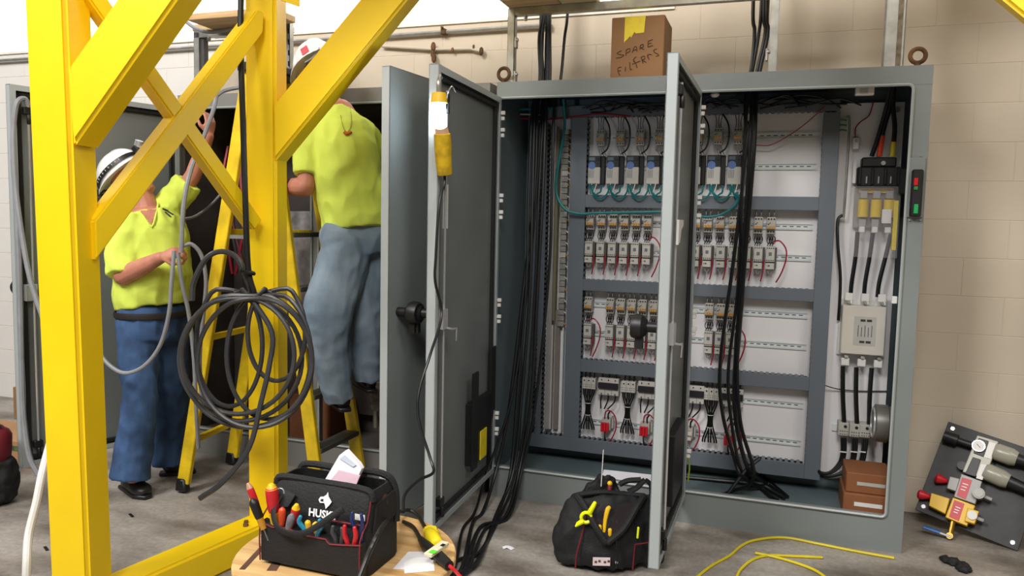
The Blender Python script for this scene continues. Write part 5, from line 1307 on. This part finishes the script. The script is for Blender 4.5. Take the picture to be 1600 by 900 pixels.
# carry strap and ring
mb = MB(); mb.tube([fz(.055, .225)-Vd*.008, T(.052, -.03, .185), T(.075, -.052, .145), T(.12, -.060, .128), T(.18, -.058, .135), T(.215, -.045, .155), T(wb*.78, -.01, .21)], [(.003, .010)]*7, 8, sm=5, wdir=-Vd); mb.build('carry_strap', M_bag, t)
mb = MB(); mb.prism([fz(.045, .235)-Vd*.006, fz(.105, .222)-Vd*.006, fz(.09, .185)-Vd*.012, fz(.055, .18)-Vd*.012], -Vd*.006); mb.build('strap_anchor', M_bag, t, bevel=.002)
MB().torus(fz(.05, .222)-Vd*.012, Vd, .013, .0025, 14, 6).build('ring', M_chrome, t)
# tools: each is a thing of its own
def driver(name, label, u, v, z, lean, col, tip, L_=.11, r_=.014, cap=None):
    base = T(u, v, z); top = T(u+lean, v-.01, z+L_); d = (top-base).normalized()
    o = thing(name, base, label, 'screwdriver', 'screwdrivers in the tool bag pockets')
    MB().tube([base, base+d*L_*.18, base+d*L_*.3, base+d*L_*.75, base+d*L_*.95, top], [r_*.7, r_*.75, r_*.95, r_*1.05, r_*.95, r_*.5], 12, sm=2, dome=.5).build('grip', col, o)
    MB().cyl(base-d*.06, base, .003, 8).build('shaft', M_blade, o)
    if cap: MB().tube([base+d*L_*.93, top+d*.004], [r_*1.0, r_*.55], 12, dome=.6).build('end_cap', cap, o)
    if tip: MB().tube([base-d*.02, base+d*.02], [r_*.7, r_*.85], 12).build('collar', tip, o)
driver('screwdriver', 'fat red and yellow screwdriver at the left of the tool bag', .043, -.014, .145, -.004, M_toolred, M_toolyel, .105, .019, M_toolyel)
driver('screwdriver', 'red screwdriver with clear end leaning out of the left pocket', -.012, -.020, .165, -.030, M_toolred, M_toolyel, .080, .011, mat('clear_amber', '#b88a70', .2))
driver('screwdriver', 'dark gripped amber screwdriver leaning over the left bag corner', .014, -.040, .135, -.026, M_black, mat('amber_grip', '#b8822a', .25), .075, .014)
driver('screwdriver', 'orange red screwdriver leaning behind the carry strap', .075, -.022, .115, .010, mat('tool_orange', '#cf4a25', .4), None, .075, .011)
driver('screwdriver', 'red screwdriver with yellow top behind the carry strap', .108, -.012, .130, .022, M_toolred, None, .070, .013, M_toolyel)
driver('screwdriver', 'grey clear handled screwdriver beside the blue pliers', .100, -.026, .112, .024, mat('clear_grey', '#77747c', .2), None, .065, .012)
driver('screwdriver', 'small yellow screwdriver below the logo letters', .172, -.014, .118, -.001, M_toolyel, None, .042, .009)
driver('screwdriver', 'small yellow screwdriver with red shaft under the logo', .200, -.014, .115, .0, M_toolyel, M_toolred, .044, .0105)
def pliers(label, u, z, sp, col, L_=.11, r_=.0075, v=-.012):
    o = thing('pliers', T(u, v, z-.03), label, 'pliers', 'pliers in the tool bag pockets')
    for s_ in (-1, 1):
        MB().tube([T(u+s_*.008, v, z-.03), T(u+s_*sp*.6, v-.006, z+L_*.3), T(u+s_*sp, v-.012, z+L_*.7), T(u+s_*sp*.85, v-.014, z+L_)], [r_*.8, r_, r_, r_*.8], 8, sm=4, dome=.8).build('handle', col, o)
    MB().box(T(u, v, z-.05), (.03, .012, .05)).build('jaw', M_blade, o, bevel=.003)
pliers('blue handled pliers hooked under the carry strap', .187, .112, .040, M_toolblue, .062, .0075, -.020)
pliers('dark grey handled wire stripper in the front pocket', .283, .098, .018, mat('tool_grey', '#3a3b40', .5), .062, .0075, -.018)
pliers('red handled pliers at the right of the front pocket', .325, .088, .020, M_toolred, .080, .0075, -.018)
pliers('navy handled pliers standing behind the red pliers', .343, .130, .018, M_toolnavy, .078, .006, -.008)
MB().box(T(.343, -.004, .19), (.034, .002, .018), Matrix((U, Vd, V3(0, 0, 1))).transposed()).build('white_patch', M_white, bpy.data.objects[[o.name for o in C.objects if o.name.startswith('tool_bag')][0]])
# rolled papers in the bag
o = thing('folded_papers', T(.24, .12, .2), 'folded white papers sticking out of the tool bag', 'paper')
p = [T(.150, .085, .235), T(.205, .10, .335), T(.225, .105, .352), T(.275, .10, .315), T(.285, .10, .30), T(.26, .09, .235)]
MB().prism(p, Vd*.018).build('sheet', M_paper, o)
MB().prism([q_-Vd*.006+V3(.004, 0, -.01) for q_ in (T(.155, .085, .232), T(.205, .10, .30), T(.282, .10, .292), T(.26, .09, .232))], -Vd*.004).build('pink_sheet', mat('pink_paper', '#d9b7c4', .7), o)
MB().prism([q_-Vd*.001 for q_ in (T(.208, .1, .325), T(.225, .102, .338), T(.268, .10, .312), T(.258, .098, .305))], -Vd*.002).build('window_patch', mat('pale_blue_paper', '#c3cad8', .6), o)
o = MB().ball(T(wb-.03, .11, .20), (.035, .04, .04), None, 10, 8).build('brown_glove', mat('brown_leather', '#4a2c1c', .7, var=.2), None, loc=T(wb-.03, .11, .20)); tag(o, 'brown leather item inside the tool bag right end', 'glove')
o = MB().prism([T(wb-.016, .04, .21), T(wb-.012, .09, .185), T(wb-.006, .07, .14), T(wb-.01, .03, .16)], U*.004).build('cloth_scrap', M_paper, None, loc=T(wb-.01, .06, .16)); tag(o, 'pale paper scrap hanging over the tool bag side', 'paper')
# plug, tester, papers and cable on the reel
def Z(x, y, z=0): return onZ(x, y, ZTb+z)
pts = [atD(560, 905, 1.95), atD(578, 860, 2.0), atD(596, 825, 2.1), Z(612, 806, .05), Z(636, 797, .025), Z(652, 805, .012), Z(663, 822, .014), Z(670, 833, .018)]
t = thing('yellow_plug', Z(678, 838), 'bright yellow cable plug lying on the reel', 'plug')
MB().tube(pts, .007, 8, sm=6).build('cord', M_cable, t)
MB().tube([Z(670, 832, .02), Z(676, 840, .02), Z(683, 850, .02)], [.020, .026, .022], 10, dome=.4).build('plug_body', mat('plug_yellow', '#ead21a', .4), t, bevel=.003)
MB().lathe([(.026, 0), (.030, .008), (.022, .02)], 6, None, Z(673, 833, .004)).build('plug_collar', MATS['plug_yellow'], t)
t = thing('black_connector', Z(685, 870), 'black cable connector with a cream tester tag on the reel', 'connector')
MB().tube([Z(630, 815, .012), Z(645, 823, .012), Z(657, 842, .015)], .007, 8, sm=5).build('cord', M_cable, t)
MB().tube([Z(657, 842, .016), Z(668, 855, .018), Z(680, 866, .019)], [.010, .019, .020], 12).build('socket', M_black, t)
MB().tube([Z(682, 865, .018), Z(692, 875, .018), Z(702, 884, .016)], [.018, .018, .016], 10).build('plug', M_black, t)
mb = MB(); a0, a1 = Z(668, 868, .040), Z(696, 848, .040); mb.bar(a0, a1, .030, .012, ref=V3(0, 0, 1)); mb.build('tester_tag', mat('tester_cream', '#ded8b8', .5), t, bevel=.002)
MB().bar(Z(674, 864, .0475), Z(680, 860, .0475), .022, .001, ref=V3(0, 0, 1)).build('green_square', mat('tester_green', '#5fd23c', .5), t)
MB().bar(Z(690, 853, .0475), Z(694, 850, .0475), .012, .001, ref=V3(0, 0, 1)).build('black_square', M_black, t)
MB().tube([Z(702, 884, .016), Z(710, 891, .012), atD(722, 905, 2.25), atD(740, 930, 2.3)], .006, 8, sm=4).build('red_cord', M_toolred, t)
o = MB().prism([Z(631, 879, .001), Z(647, 872, .001), Z(677, 870, .001), Z(679, 892, .001), Z(632, 896, .001)], (0, 0, .001)).build('paper_slip', mat('bright_paper', '#f6f6f6', .6, var=0), None, loc=Z(655, 885)); tag(o, 'bright white paper slip on the reel beside the bag', 'paper')
o = MB().prism([Z(614, 889, .0005), Z(638, 862, .0005), Z(662, 862, .0005), Z(666, 870, .0005), Z(640, 890, .0005)], (0, 0, .0004)).build('paper_slip', M_paper, None, loc=Z(640, 878)); tag(o, 'grey printed paper lying under the white slip on reel', 'paper')

# ================================================================== BLACK BACKPACK ON THE FLOOR
bc = V3(.80, -.60, 0)
bx_ = (RGT.copy()); bx_.z = 0; bx_.normalize(); by_ = V3(-bx_.y, bx_.x, 0)
def Bk(a_, b_, z): return bc+bx_*a_+by_*b_+V3(0, 0, z)
t = thing('tool_backpack', bc, 'open black tool backpack standing on the floor before the cabinet', 'backpack')
mb = MB()
mb.tube([Bk(-.01, 0, .03), Bk(-.01, 0, .12), Bk(0, 0, .22), Bk(0, .02, .30)], [(.20, .15), (.215, .16), (.20, .14), (.17, .11)], 22, sm=3, wdir=bx_, dome=.15)
mb.tube([Bk(-.16, -.05, .04), Bk(-.16, -.05, .16), Bk(-.13, -.02, .27)], [(.06, .09), (.065, .09), (.05, .06)], 14, sm=2, dome=.4)
mb.tube([Bk(.16, -.04, .04), Bk(.165, -.04, .18), Bk(.14, -.0, .30)], [(.055, .09), (.055, .09), (.045, .06)], 14, sm=2, dome=.4)
remeshed(mb, 'bag_body', .010, M_bag, t, wob=.012, wsc=9, smooth=2)
mb = MB(); mb.prism([Bk(-.12, -.10, .30), Bk(.10, -.10, .31), Bk(.05, -.165, .20), Bk(-.03, -.17, .17)], by_*.012); mb.build('opening_dark', mat('bag_inside', '#1a0e10', .9), t)
for pts, nm in (([Bk(-.15, -.07, .33), Bk(-.12, -.12, .30), Bk(-.07, -.165, .22), Bk(-.03, -.18, .165)], 'flap_roll'), ([Bk(.15, -.06, .33), Bk(.11, -.12, .305), Bk(.05, -.165, .225), Bk(-.02, -.18, .165)], 'flap_roll'), ([Bk(-.15, -.06, .33), Bk(-.04, -.06, .345), Bk(.06, -.05, .335), Bk(.15, -.05, .33)], 'top_hem')):
    MB().tube(pts, (.015 if nm == 'flap_roll' else .011), 8, sm=5, dome=.7).build(nm, M_bag, t)
mb = MB(); mb.prism([Bk(-.12, .03, .27), Bk(-.095, .03, .34), Bk(-.065, .03, .352), Bk(-.035, .03, .385), Bk(.0, .03, .395), Bk(.035, .03, .362), Bk(.06, .03, .32), Bk(.08, .03, .27)], by_*.035); remeshed(mb, 'back_flap', .008, M_bag, t, wob=.014, wsc=14, smooth=3)
mb = MB(); mb.tube([Bk(.09, .02, .32), Bk(.13, .02, .34), Bk(.165, .02, .375), Bk(.195, .02, .35), Bk(.20, .02, .28), Bk(.215, .0, .18)], [(.010, .026)]*6, 10, sm=4, wdir=bx_); mb.build('shoulder_strap', M_bag, t)
mb = MB(); mb.tube([Bk(.055, .045, .345), Bk(.09, .04, .365), Bk(.15, .03, .375)], .013, 8, sm=4); mb.build('grab_handle', M_bag, t)
MB().tube([Bk(-.155, -.145, .03), Bk(-.15, -.145, .10), Bk(-.125, -.135, .20), Bk(-.11, -.11, .27)], .0035, 6, sm=3).build('piping', M_bagred, t)
MB().tube([Bk(.095, -.155, .03), Bk(.10, -.16, .15), Bk(.17, -.135, .15)], .0035, 6).build('piping', M_bagred, t)
MB().box(Bk(-.045, -.172, .075), (.075, .006, .035), Matrix((bx_, by_, V3(0, 0, 1))).transposed()).build('name_patch', mat('patch_pink', '#d8c6c8', .6), t)
mb = MB()
for k in range(4): mb.box(Bk(-.07+k*.016+(.008 if k > 1 else 0), -.176, .075+.004*(k % 2)), (.010, .003, .008), Matrix((bx_, by_, V3(0, 0, 1))).transposed())
mb.build('patch_print', M_ink, t)
MB().ball(Bk(.02, -.178, .075), .007, None, 8, 6).build('snap', M_chrome, t)
MB().tube([Bk(.015, -.178, .19), Bk(.02, -.182, .12), Bk(.02, -.18, .05)], [(.006, .003)]*3, 6).build('webbing', M_bag, t)
# neon shears and small tools in the pack
o = thing('neon_snips', Bk(-.13, -.15, .24), 'neon yellow cable snips clipped on the backpack left side', 'snips')
MB().torus(Bk(-.115, -.15, .262), by_, .022, .008, 14, 6).build('loop', M_neon, o)
MB().tube([Bk(-.10, -.15, .285), Bk(-.085, -.15, .315), Bk(-.078, -.15, .33)], [.012, .010, .008], 8, dome=.6).build('arm', M_neon, o)
MB().tube([Bk(-.13, -.15, .245), Bk(-.15, -.15, .232), Bk(-.16, -.152, .222)], [.012, .010, .004], 8, dome=.6).build('tip', M_neon, o)
o = thing('hacksaw_grip', Bk(-.03, -.14, .24), 'yellow long grip tool upright in the open backpack', 'tool')
MB().tube([Bk(-.035, -.15, .20), Bk(-.03, -.14, .25), Bk(-.02, -.13, .29), Bk(-.012, -.125, .30)], [.007, .009, .011, .009], 8, sm=3, dome=.7).build('grip', M_toolyel, o)
o = thing('screwdriver', Bk(-.0, -.02, .34), 'orange topped screwdriver at the back of the backpack', 'screwdriver')
MB().tube([Bk(0, -.035, .325), Bk(0, -.03, .36)], .011, 10, dome=.6).build('grip', M_bagred, o); MB().ball(Bk(0, -.03, .375), .012, None, 10, 8).build('end_cap', M_toolyel, o)
o = thing('marker', Bk(.11, -.15, .20), 'thin yellow marker in the backpack right pocket', 'marker'); MB().tube([Bk(.11, -.16, .18), Bk(.113, -.158, .225)], .005, 8, dome=.7).build('barrel', M_neon, o)
o = MB().cyl(Bk(-.035, .0, .35), Bk(-.03, .0, .52), .0022, 6).build('thin_rod', M_white, None, loc=Bk(-.035, 0, .35)); tag(o, 'thin pale rod standing up out of the backpack', 'rod')
for k, (a_, b_, z_) in enumerate(((-.055, -.155, .215), (-.01, -.155, .20))):
    o = MB().tube([Bk(a_, b_, z_-.02), Bk(a_, b_, z_+.012)], .009, 8, dome=.7).build('yellow_bit', M_toolyel, None, loc=Bk(a_, b_, z_)); tag(o, ('left', 'right')[k]+' small yellow tool end in the backpack mouth', 'tool', 'yellow tool ends in the backpack')

# ================================================================== PNEUMATIC BOARD LEANING ON THE WALL
cA = onY(1480, 658, .575); cB = onY(1430, 796, .40); cC = onZ(1590, 862); cC = V3(cC.x, cC.y, .002)
ux = (cC-cB); wbd = ux.length; ux.normalize(); vx = cA-cB; vx = (vx-ux*vx.dot(ux)); hbd = vx.length; vx.normalize(); nx = ux.cross(vx).normalized(); nx = nx if nx.y < 0 else -nx
t = thing('pneumatic_board', cC, 'black board with pneumatic valves leaning on the wall at lower right', 'board')
def B(a_, b_, o_=0): return cB+ux*a_+vx*b_+nx*o_
MB().prism([B(0, 0), B(wbd, 0), B(wbd, hbd), B(0, hbd)], -nx*.012).build('board', M_board, t, bevel=.002)
for a_, b_ in ((.03, .03), (wbd-.03, .03), (.03, hbd-.03), (wbd-.03, hbd-.03)): MB().tube([B(a_, b_, 0), B(a_, b_, .006)], [.014, .010], 12).build('screw', M_chrome, t)
def uv(px, py, o_=0): # picture point of the board -> board coordinates
    p_ = onP(px, py, B(0, 0, o_), nx)-cB; return p_.dot(ux), p_.dot(vx)
def blk(name, quad, o0, o1, m_, bevel=.003):
    pts = [B(*uv(x, y, o1), o0) for x, y in quad]; return MB().prism(pts, nx*(o1-o0)).build(name, m_, t, bevel=bevel)
blk('regulator_body', [(1527, 680), (1560, 690), (1539, 748), (1504, 737)], 0, .06, M_regul)
blk('regulator_face', [(1529, 684), (1545, 689), (1537, 714), (1521, 708)], .06, .064, M_black)
blk('regulator_face', [(1520, 714), (1533, 718), (1524, 745), (1508, 740)], .06, .064, M_black)
blk('barcode_label', [(1546, 690), (1556, 693), (1548, 717), (1537, 714)], .06, .063, M_white, 0)
blk('barcode_label', [(1533, 725), (1544, 727), (1535, 750), (1525, 747)], .06, .063, M_white, 0)
g0 = uv(1529, 697, .07)
MB().tube([B(*g0, .06), B(*g0, .078)], .030, 20).build('gauge', M_chrome, t); MB().tube([B(*g0, .078), B(*g0, .0785)], .026, 20).build('gauge_dial', M_white, t)
MB().bar(B(g0[0]-.010, g0[1]+.006, .0795), B(g0[0]+.010, g0[1]-.006, .0795), .003, .001).build('gauge_needle', M_black, t)
for (x0, y0, x1, y1) in ((1553, 704, 1589, 717), (1538, 735, 1576, 752)):
    a0 = uv(x0, y0, .05); a1 = uv(x1, y1, .05); p0, p1_ = B(*a0, .045), B(*a1, .045)
    MB().tube([p0, p0.lerp(p1_, .15), p0.lerp(p1_, .75), p1_], [.036, .044, .044, .036], 18).build('filter_bowl', M_bowl, t)
    d_ = (p1_-p0).normalized(); MB().tube([p1_, p1_+d_*.10], [.030, .026], 14).build('bowl_cap', M_black, t)
a0 = uv(1475, 681, .04); a1 = uv(1523, 697, .04); p0, p1_ = B(*a0, .035), B(*a1, .035); MB().tube([p0, p0.lerp(p1_, .45), p0.lerp(p1_, .46), p1_], [.030, .030, .018, .018], 14).build('adjuster_knob', M_black, t)
a0 = uv(1503, 728, .03); MB().tube([B(*a0, 0), B(*a0, .04)], .022, 12).build('port_plug', M_black, t)
blk('valve_body', [(1502, 740), (1535, 752), (1524, 788), (1490, 776)], 0, .055, M_regmet)
blk('valve_label', [(1503, 746), (1519, 750), (1509, 780), (1495, 774)], .055, .058, M_red, 0)
blk('valve_arm', [(1484, 744), (1500, 748), (1494, 768), (1479, 763)], 0, .05, M_regmet)
a0 = uv(1479, 751, .04); a1 = uv(1465, 747, .04); MB().tube([B(*a0, .03), B(*a0, .03).lerp(B(*a1, .03), .5), B(*a1, .03)], [.012, .020, .026], 12, dome=.5).build('red_knob', M_red, t)
a0 = uv(1529, 771, .07); MB().tube([B(*a0, .03), B(*a0, .085)], .028, 18).build('actuator', M_regmet, t); MB().tube([B(*a0, .085), B(*a0, .088)], .020, 16).build('actuator_dial', M_label, t)
a1 = uv(1550, 780, .06); MB().cyl(B(*a0, .05), B(*a1, .05), .009, 10).build('stem', M_chrome, t)
blk('yellow_valve_body', [(1489, 777), (1524, 790), (1511, 822), (1477, 808)], 0, .058, M_toolyel)
blk('yellow_valve_label', [(1491, 781), (1507, 787), (1498, 814), (1483, 807)], .058, .061, M_red, 0)
blk('yellow_valve_arm', [(1455, 770), (1484, 779), (1477, 803), (1451, 790)], 0, .055, M_toolyel)
a0 = uv(1452, 776, .04); a1 = uv(1437, 772, .04); MB().tube([B(*a0, .03), B(*a0, .03).lerp(B(*a1, .03), .5), B(*a1, .03)], [.012, .020, .026], 12, dome=.5).build('red_knob', M_red, t)
blk('yellow_actuator', [(1512, 793), (1530, 799), (1523, 819), (1507, 814)], .02, .075, M_toolyel)
a0 = uv(1519, 805, .08); MB().tube([B(*a0, .06), B(*a0, .082)], .022, 16).build('dial', M_white, t)
a1 = uv(1537, 813, .06); MB().cyl(B(*a0, .05), B(*a1, .05), .009, 10).build('stem', M_chrome, t)
mk = MATS['logo_white']
for nm, quad, o_ in (('label_print', [(1505, 752), (1514, 755), (1509, 770), (1500, 767)], .0585), ('label_print', [(1494, 789), (1502, 792), (1497, 805), (1489, 802)], .0615)):
    mb = MB()
    for k in range(3):
        p_ = [Vector(B(*uv(x, y, o_), o_)) for x, y in quad]; s0 = p_[0].lerp(p_[3], .2+.3*k); s1 = p_[1].lerp(p_[2], .2+.3*k); mb.bar(s0, s1.lerp(s0, .1*k), .004, .001, ref=nx)
    mb.build(nm, mk, t)
a0 = uv(1489, 815, .03); a1 = uv(1484, 838, .03); MB().tube([B(*a0, .03), B(*a1, .03)], .013, 10).build('pipe_nipple', M_copper, t)
a2 = uv(1443, 823, .06); p0 = B(*a1, .05); p1_ = B(*a2, .05); p1_.z = max(p1_.z, .03)
MB().tube([p0+ux*.012, p0.lerp(p1_, .4)], [(.012, .006)]*2, 8).build('ball_valve_lever', M_chrome, t); MB().tube([p0.lerp(p1_, .38), p1_], [(.014, .008)]*2, 8, dome=.5).build('lever_sleeve', M_blue, t)
MB().tube([B(*a1, .03), B(*a1, .055)], .016, 10).build('ball_valve', M_copper, t)

# ================================================================== FLOOR ITEMS
pts = [onZ(*e, .008) for e in ((1085, 905), (1110, 885), (1140, 868), (1158, 853), (1180, 844), (1225, 840), (1280, 850), (1330, 860), (1397, 872))]
pts = [V3(p_.x, min(p_.y, -.012), .008) for p_ in pts]
o = MB().tube(pts, .0065, 7, sm=6).build('extension_cord', M_cordyel, None, loc=pts[4]); tag(o, 'yellow cord running along the plinth of the cabinet', 'cord', 'yellow cords on the floor')
pts = [onZ(*e, .008) for e in ((1150, 905), (1157, 890), (1175, 875), (1200, 868), (1240, 869), (1285, 871))]
pts2 = [onZ(*e, .009) for e in ((1180, 864), (1210, 870), (1245, 880), (1275, 892), (1300, 910))]
o = MB().tube(pts, .0065, 7, sm=6).build('extension_cord', M_cordyel, None, loc=pts[2]); tag(o, 'yellow cord loop curving toward the lower frame edge', 'cord', 'yellow cords on the floor')
o = MB().tube(pts2, .0065, 7, sm=6).build('extension_cord', M_cordyel, None, loc=pts2[2]); tag(o, 'yellow cord end crossing the other cords at lower right', 'cord', 'yellow cords on the floor')
mb = MB(); c_ = onZ(1490, 882); mb.ball(V3(c_.x, c_.y, .012), (.05, .03, .02), None, 12, 6); mb.ball(V3(c_.x+.03, c_.y-.05, .012), (.035, .05, .018), None, 12, 6); mb.ball(V3(c_.x-.03, c_.y+.03, .01), (.025, .02, .015), None, 10, 6)
r_ = thing('black_rag', V3(c_.x, c_.y, 0), 'crumpled black rag on the floor below the pneumatic board', 'rag'); remeshed(mb, 'cloth', .006, M_bag, r_, wob=.01, wsc=25, smooth=1)
c_ = onZ(792, 858); MB_ = MB().tube([c_+V3(-.02, .0, .003), c_+V3(.0, .01, .008), c_+V3(.03, 0, .004)], [(.002, .014)]*3, 6, sm=3, wdir=(0, 0, 1)); tag(MB_.build('paper_curl', M_paper, None, loc=c_), 'small white paper curl on the floor by the black cables', 'paper')
for k, (x, y, lab) in enumerate(((205, 806, 'thin dark tape scrap on the floor below the shoe'), (72, 858, 'thin dark scrap on the floor left of the near post'))):
    c_ = onZ(x, y); tag(MB().box(c_+V3(0, 0, .003), (.05, .012, .004), Matrix.Rotation(-.5, 3, 'Z')).build('tape_scrap', M_black, None, loc=c_), lab, 'scrap')
# white hose in the left foreground
pts = [atD(96, 630, 3.25), atD(79, 690, 3.2), atD(66, 740, 3.1), atD(57, 785, 3.05), atD(45, 835, 3.0), atD(42, 880, 2.95), atD(41, 930, 2.95)]
tag(MB().tube(pts, .0155, 10, sm=6).build('white_hose', M_white, None, loc=pts[-1]), 'white hose hanging in front of the left cabinet door', 'hose')
# grey hose on the leftmost door
pts = [atD(x, y, d_) for x, y, d_ in ((44, 165, 4.05), (38, 154, 4.03), (26, 162, 4.0), (21, 200, 4.0), (21, 240, 4.0), (25, 300, 4.0), (34, 365, 4.0), (46, 430, 4.0), (62, 482, 4.0), (80, 530, 4.0))]
tag(MB().tube(pts, .0135, 8, sm=5).build('grey_hose', M_hose, None, loc=pts[-1]), 'grey hose arching over the leftmost door handle', 'hose')
pts = [atD(x, y, 4.02) for x, y in ((21, 250), (27, 340), (31, 440), (33, 540), (36, 640), (45, 710), (60, 742))]
tag(MB().tube(pts, .014, 8, sm=5).build('grey_hose', M_hose, None, loc=pts[-1]), 'grey hose hanging down along the leftmost door edge', 'hose')
# boxes and red bag at far left
a0 = onZ(-30, 742); a1 = onZ(62, 737)
t = thing('flat_carton', V3(a0.x, a0.y, 0), 'wide brown carton with green print at the left edge', 'box')
yy = a1.y+.02
MB().bx(-3.55, -2.62, yy, yy+.32, 0, .155).build('carton', mat('carton_tan', '#9b7450', .8, var=.06), t, bevel=.004)
MB().bx(-3.5, -2.66, yy-.002, yy, .095, .125).build('green_print', mat('green_print', '#4b5a35', .7, var=.3, scale=40), t)
c_ = onZ(30, 657); t = thing('small_carton', V3(c_.x, c_.y, 0), 'small carton with white label near the far left wall', 'box')
MB().box(V3(c_.x, c_.y+.10, .12), (.16, .16, .24)).build('carton', M_card, t, bevel=.003); MB().box(V3(c_.x+.02, c_.y+.018, .10), (.10, .004, .18)).build('white_label', M_white, t)
mb = MB()
for k in range(3): mb.box(V3(c_.x+.02, c_.y+.0145, .15-.045*k), (.07, .003, .014))
mb.build('label_print', M_duct, t)
c_ = onZ(22, 640); tag(MB().box(V3(c_.x, c_.y+.15, .17), (.14, .14, .34)).build('small_carton', M_card, None, bevel=.003, loc=(c_.x, c_.y+.15, 0)), 'plain tall brown carton behind the labelled small carton', 'box')
c_ = onZ(-2, 790); t = thing('red_tool_pouch', V3(c_.x, c_.y, 0), 'red and black tool pouch cut by the left picture edge', 'tool bag')
mb = MB(); mb.tube([V3(c_.x-.05, c_.y+.02, .03), V3(c_.x-.05, c_.y+.02, .13), V3(c_.x-.03, c_.y+.02, .22)], [.10, .115, .09], 14, sm=2, dome=.4); remeshed(mb, 'pouch', .01, M_bag, t, wob=.01, wsc=12)
MB().tube([V3(c_.x-.07, c_.y+.03, .2), V3(c_.x-.06, c_.y+.03, .36), V3(c_.x-.06, c_.y+.03, .40)], [.08, .085, .05], 12, sm=2, dome=.4).build('red_flap', M_bagred, t)
MB().tube([V3(c_.x-.04, c_.y+.02, .40), V3(c_.x-.02, c_.y+.02, .42)], [.03, .02], 10, dome=.6).build('black_knob', M_black, t)
MB().tube([V3(c_.x+.0, c_.y-.02, .17), V3(c_.x+.05, c_.y-.03, .27)], [.014, .006], 10, dome=.6).build('tool_tip', M_blade, t)
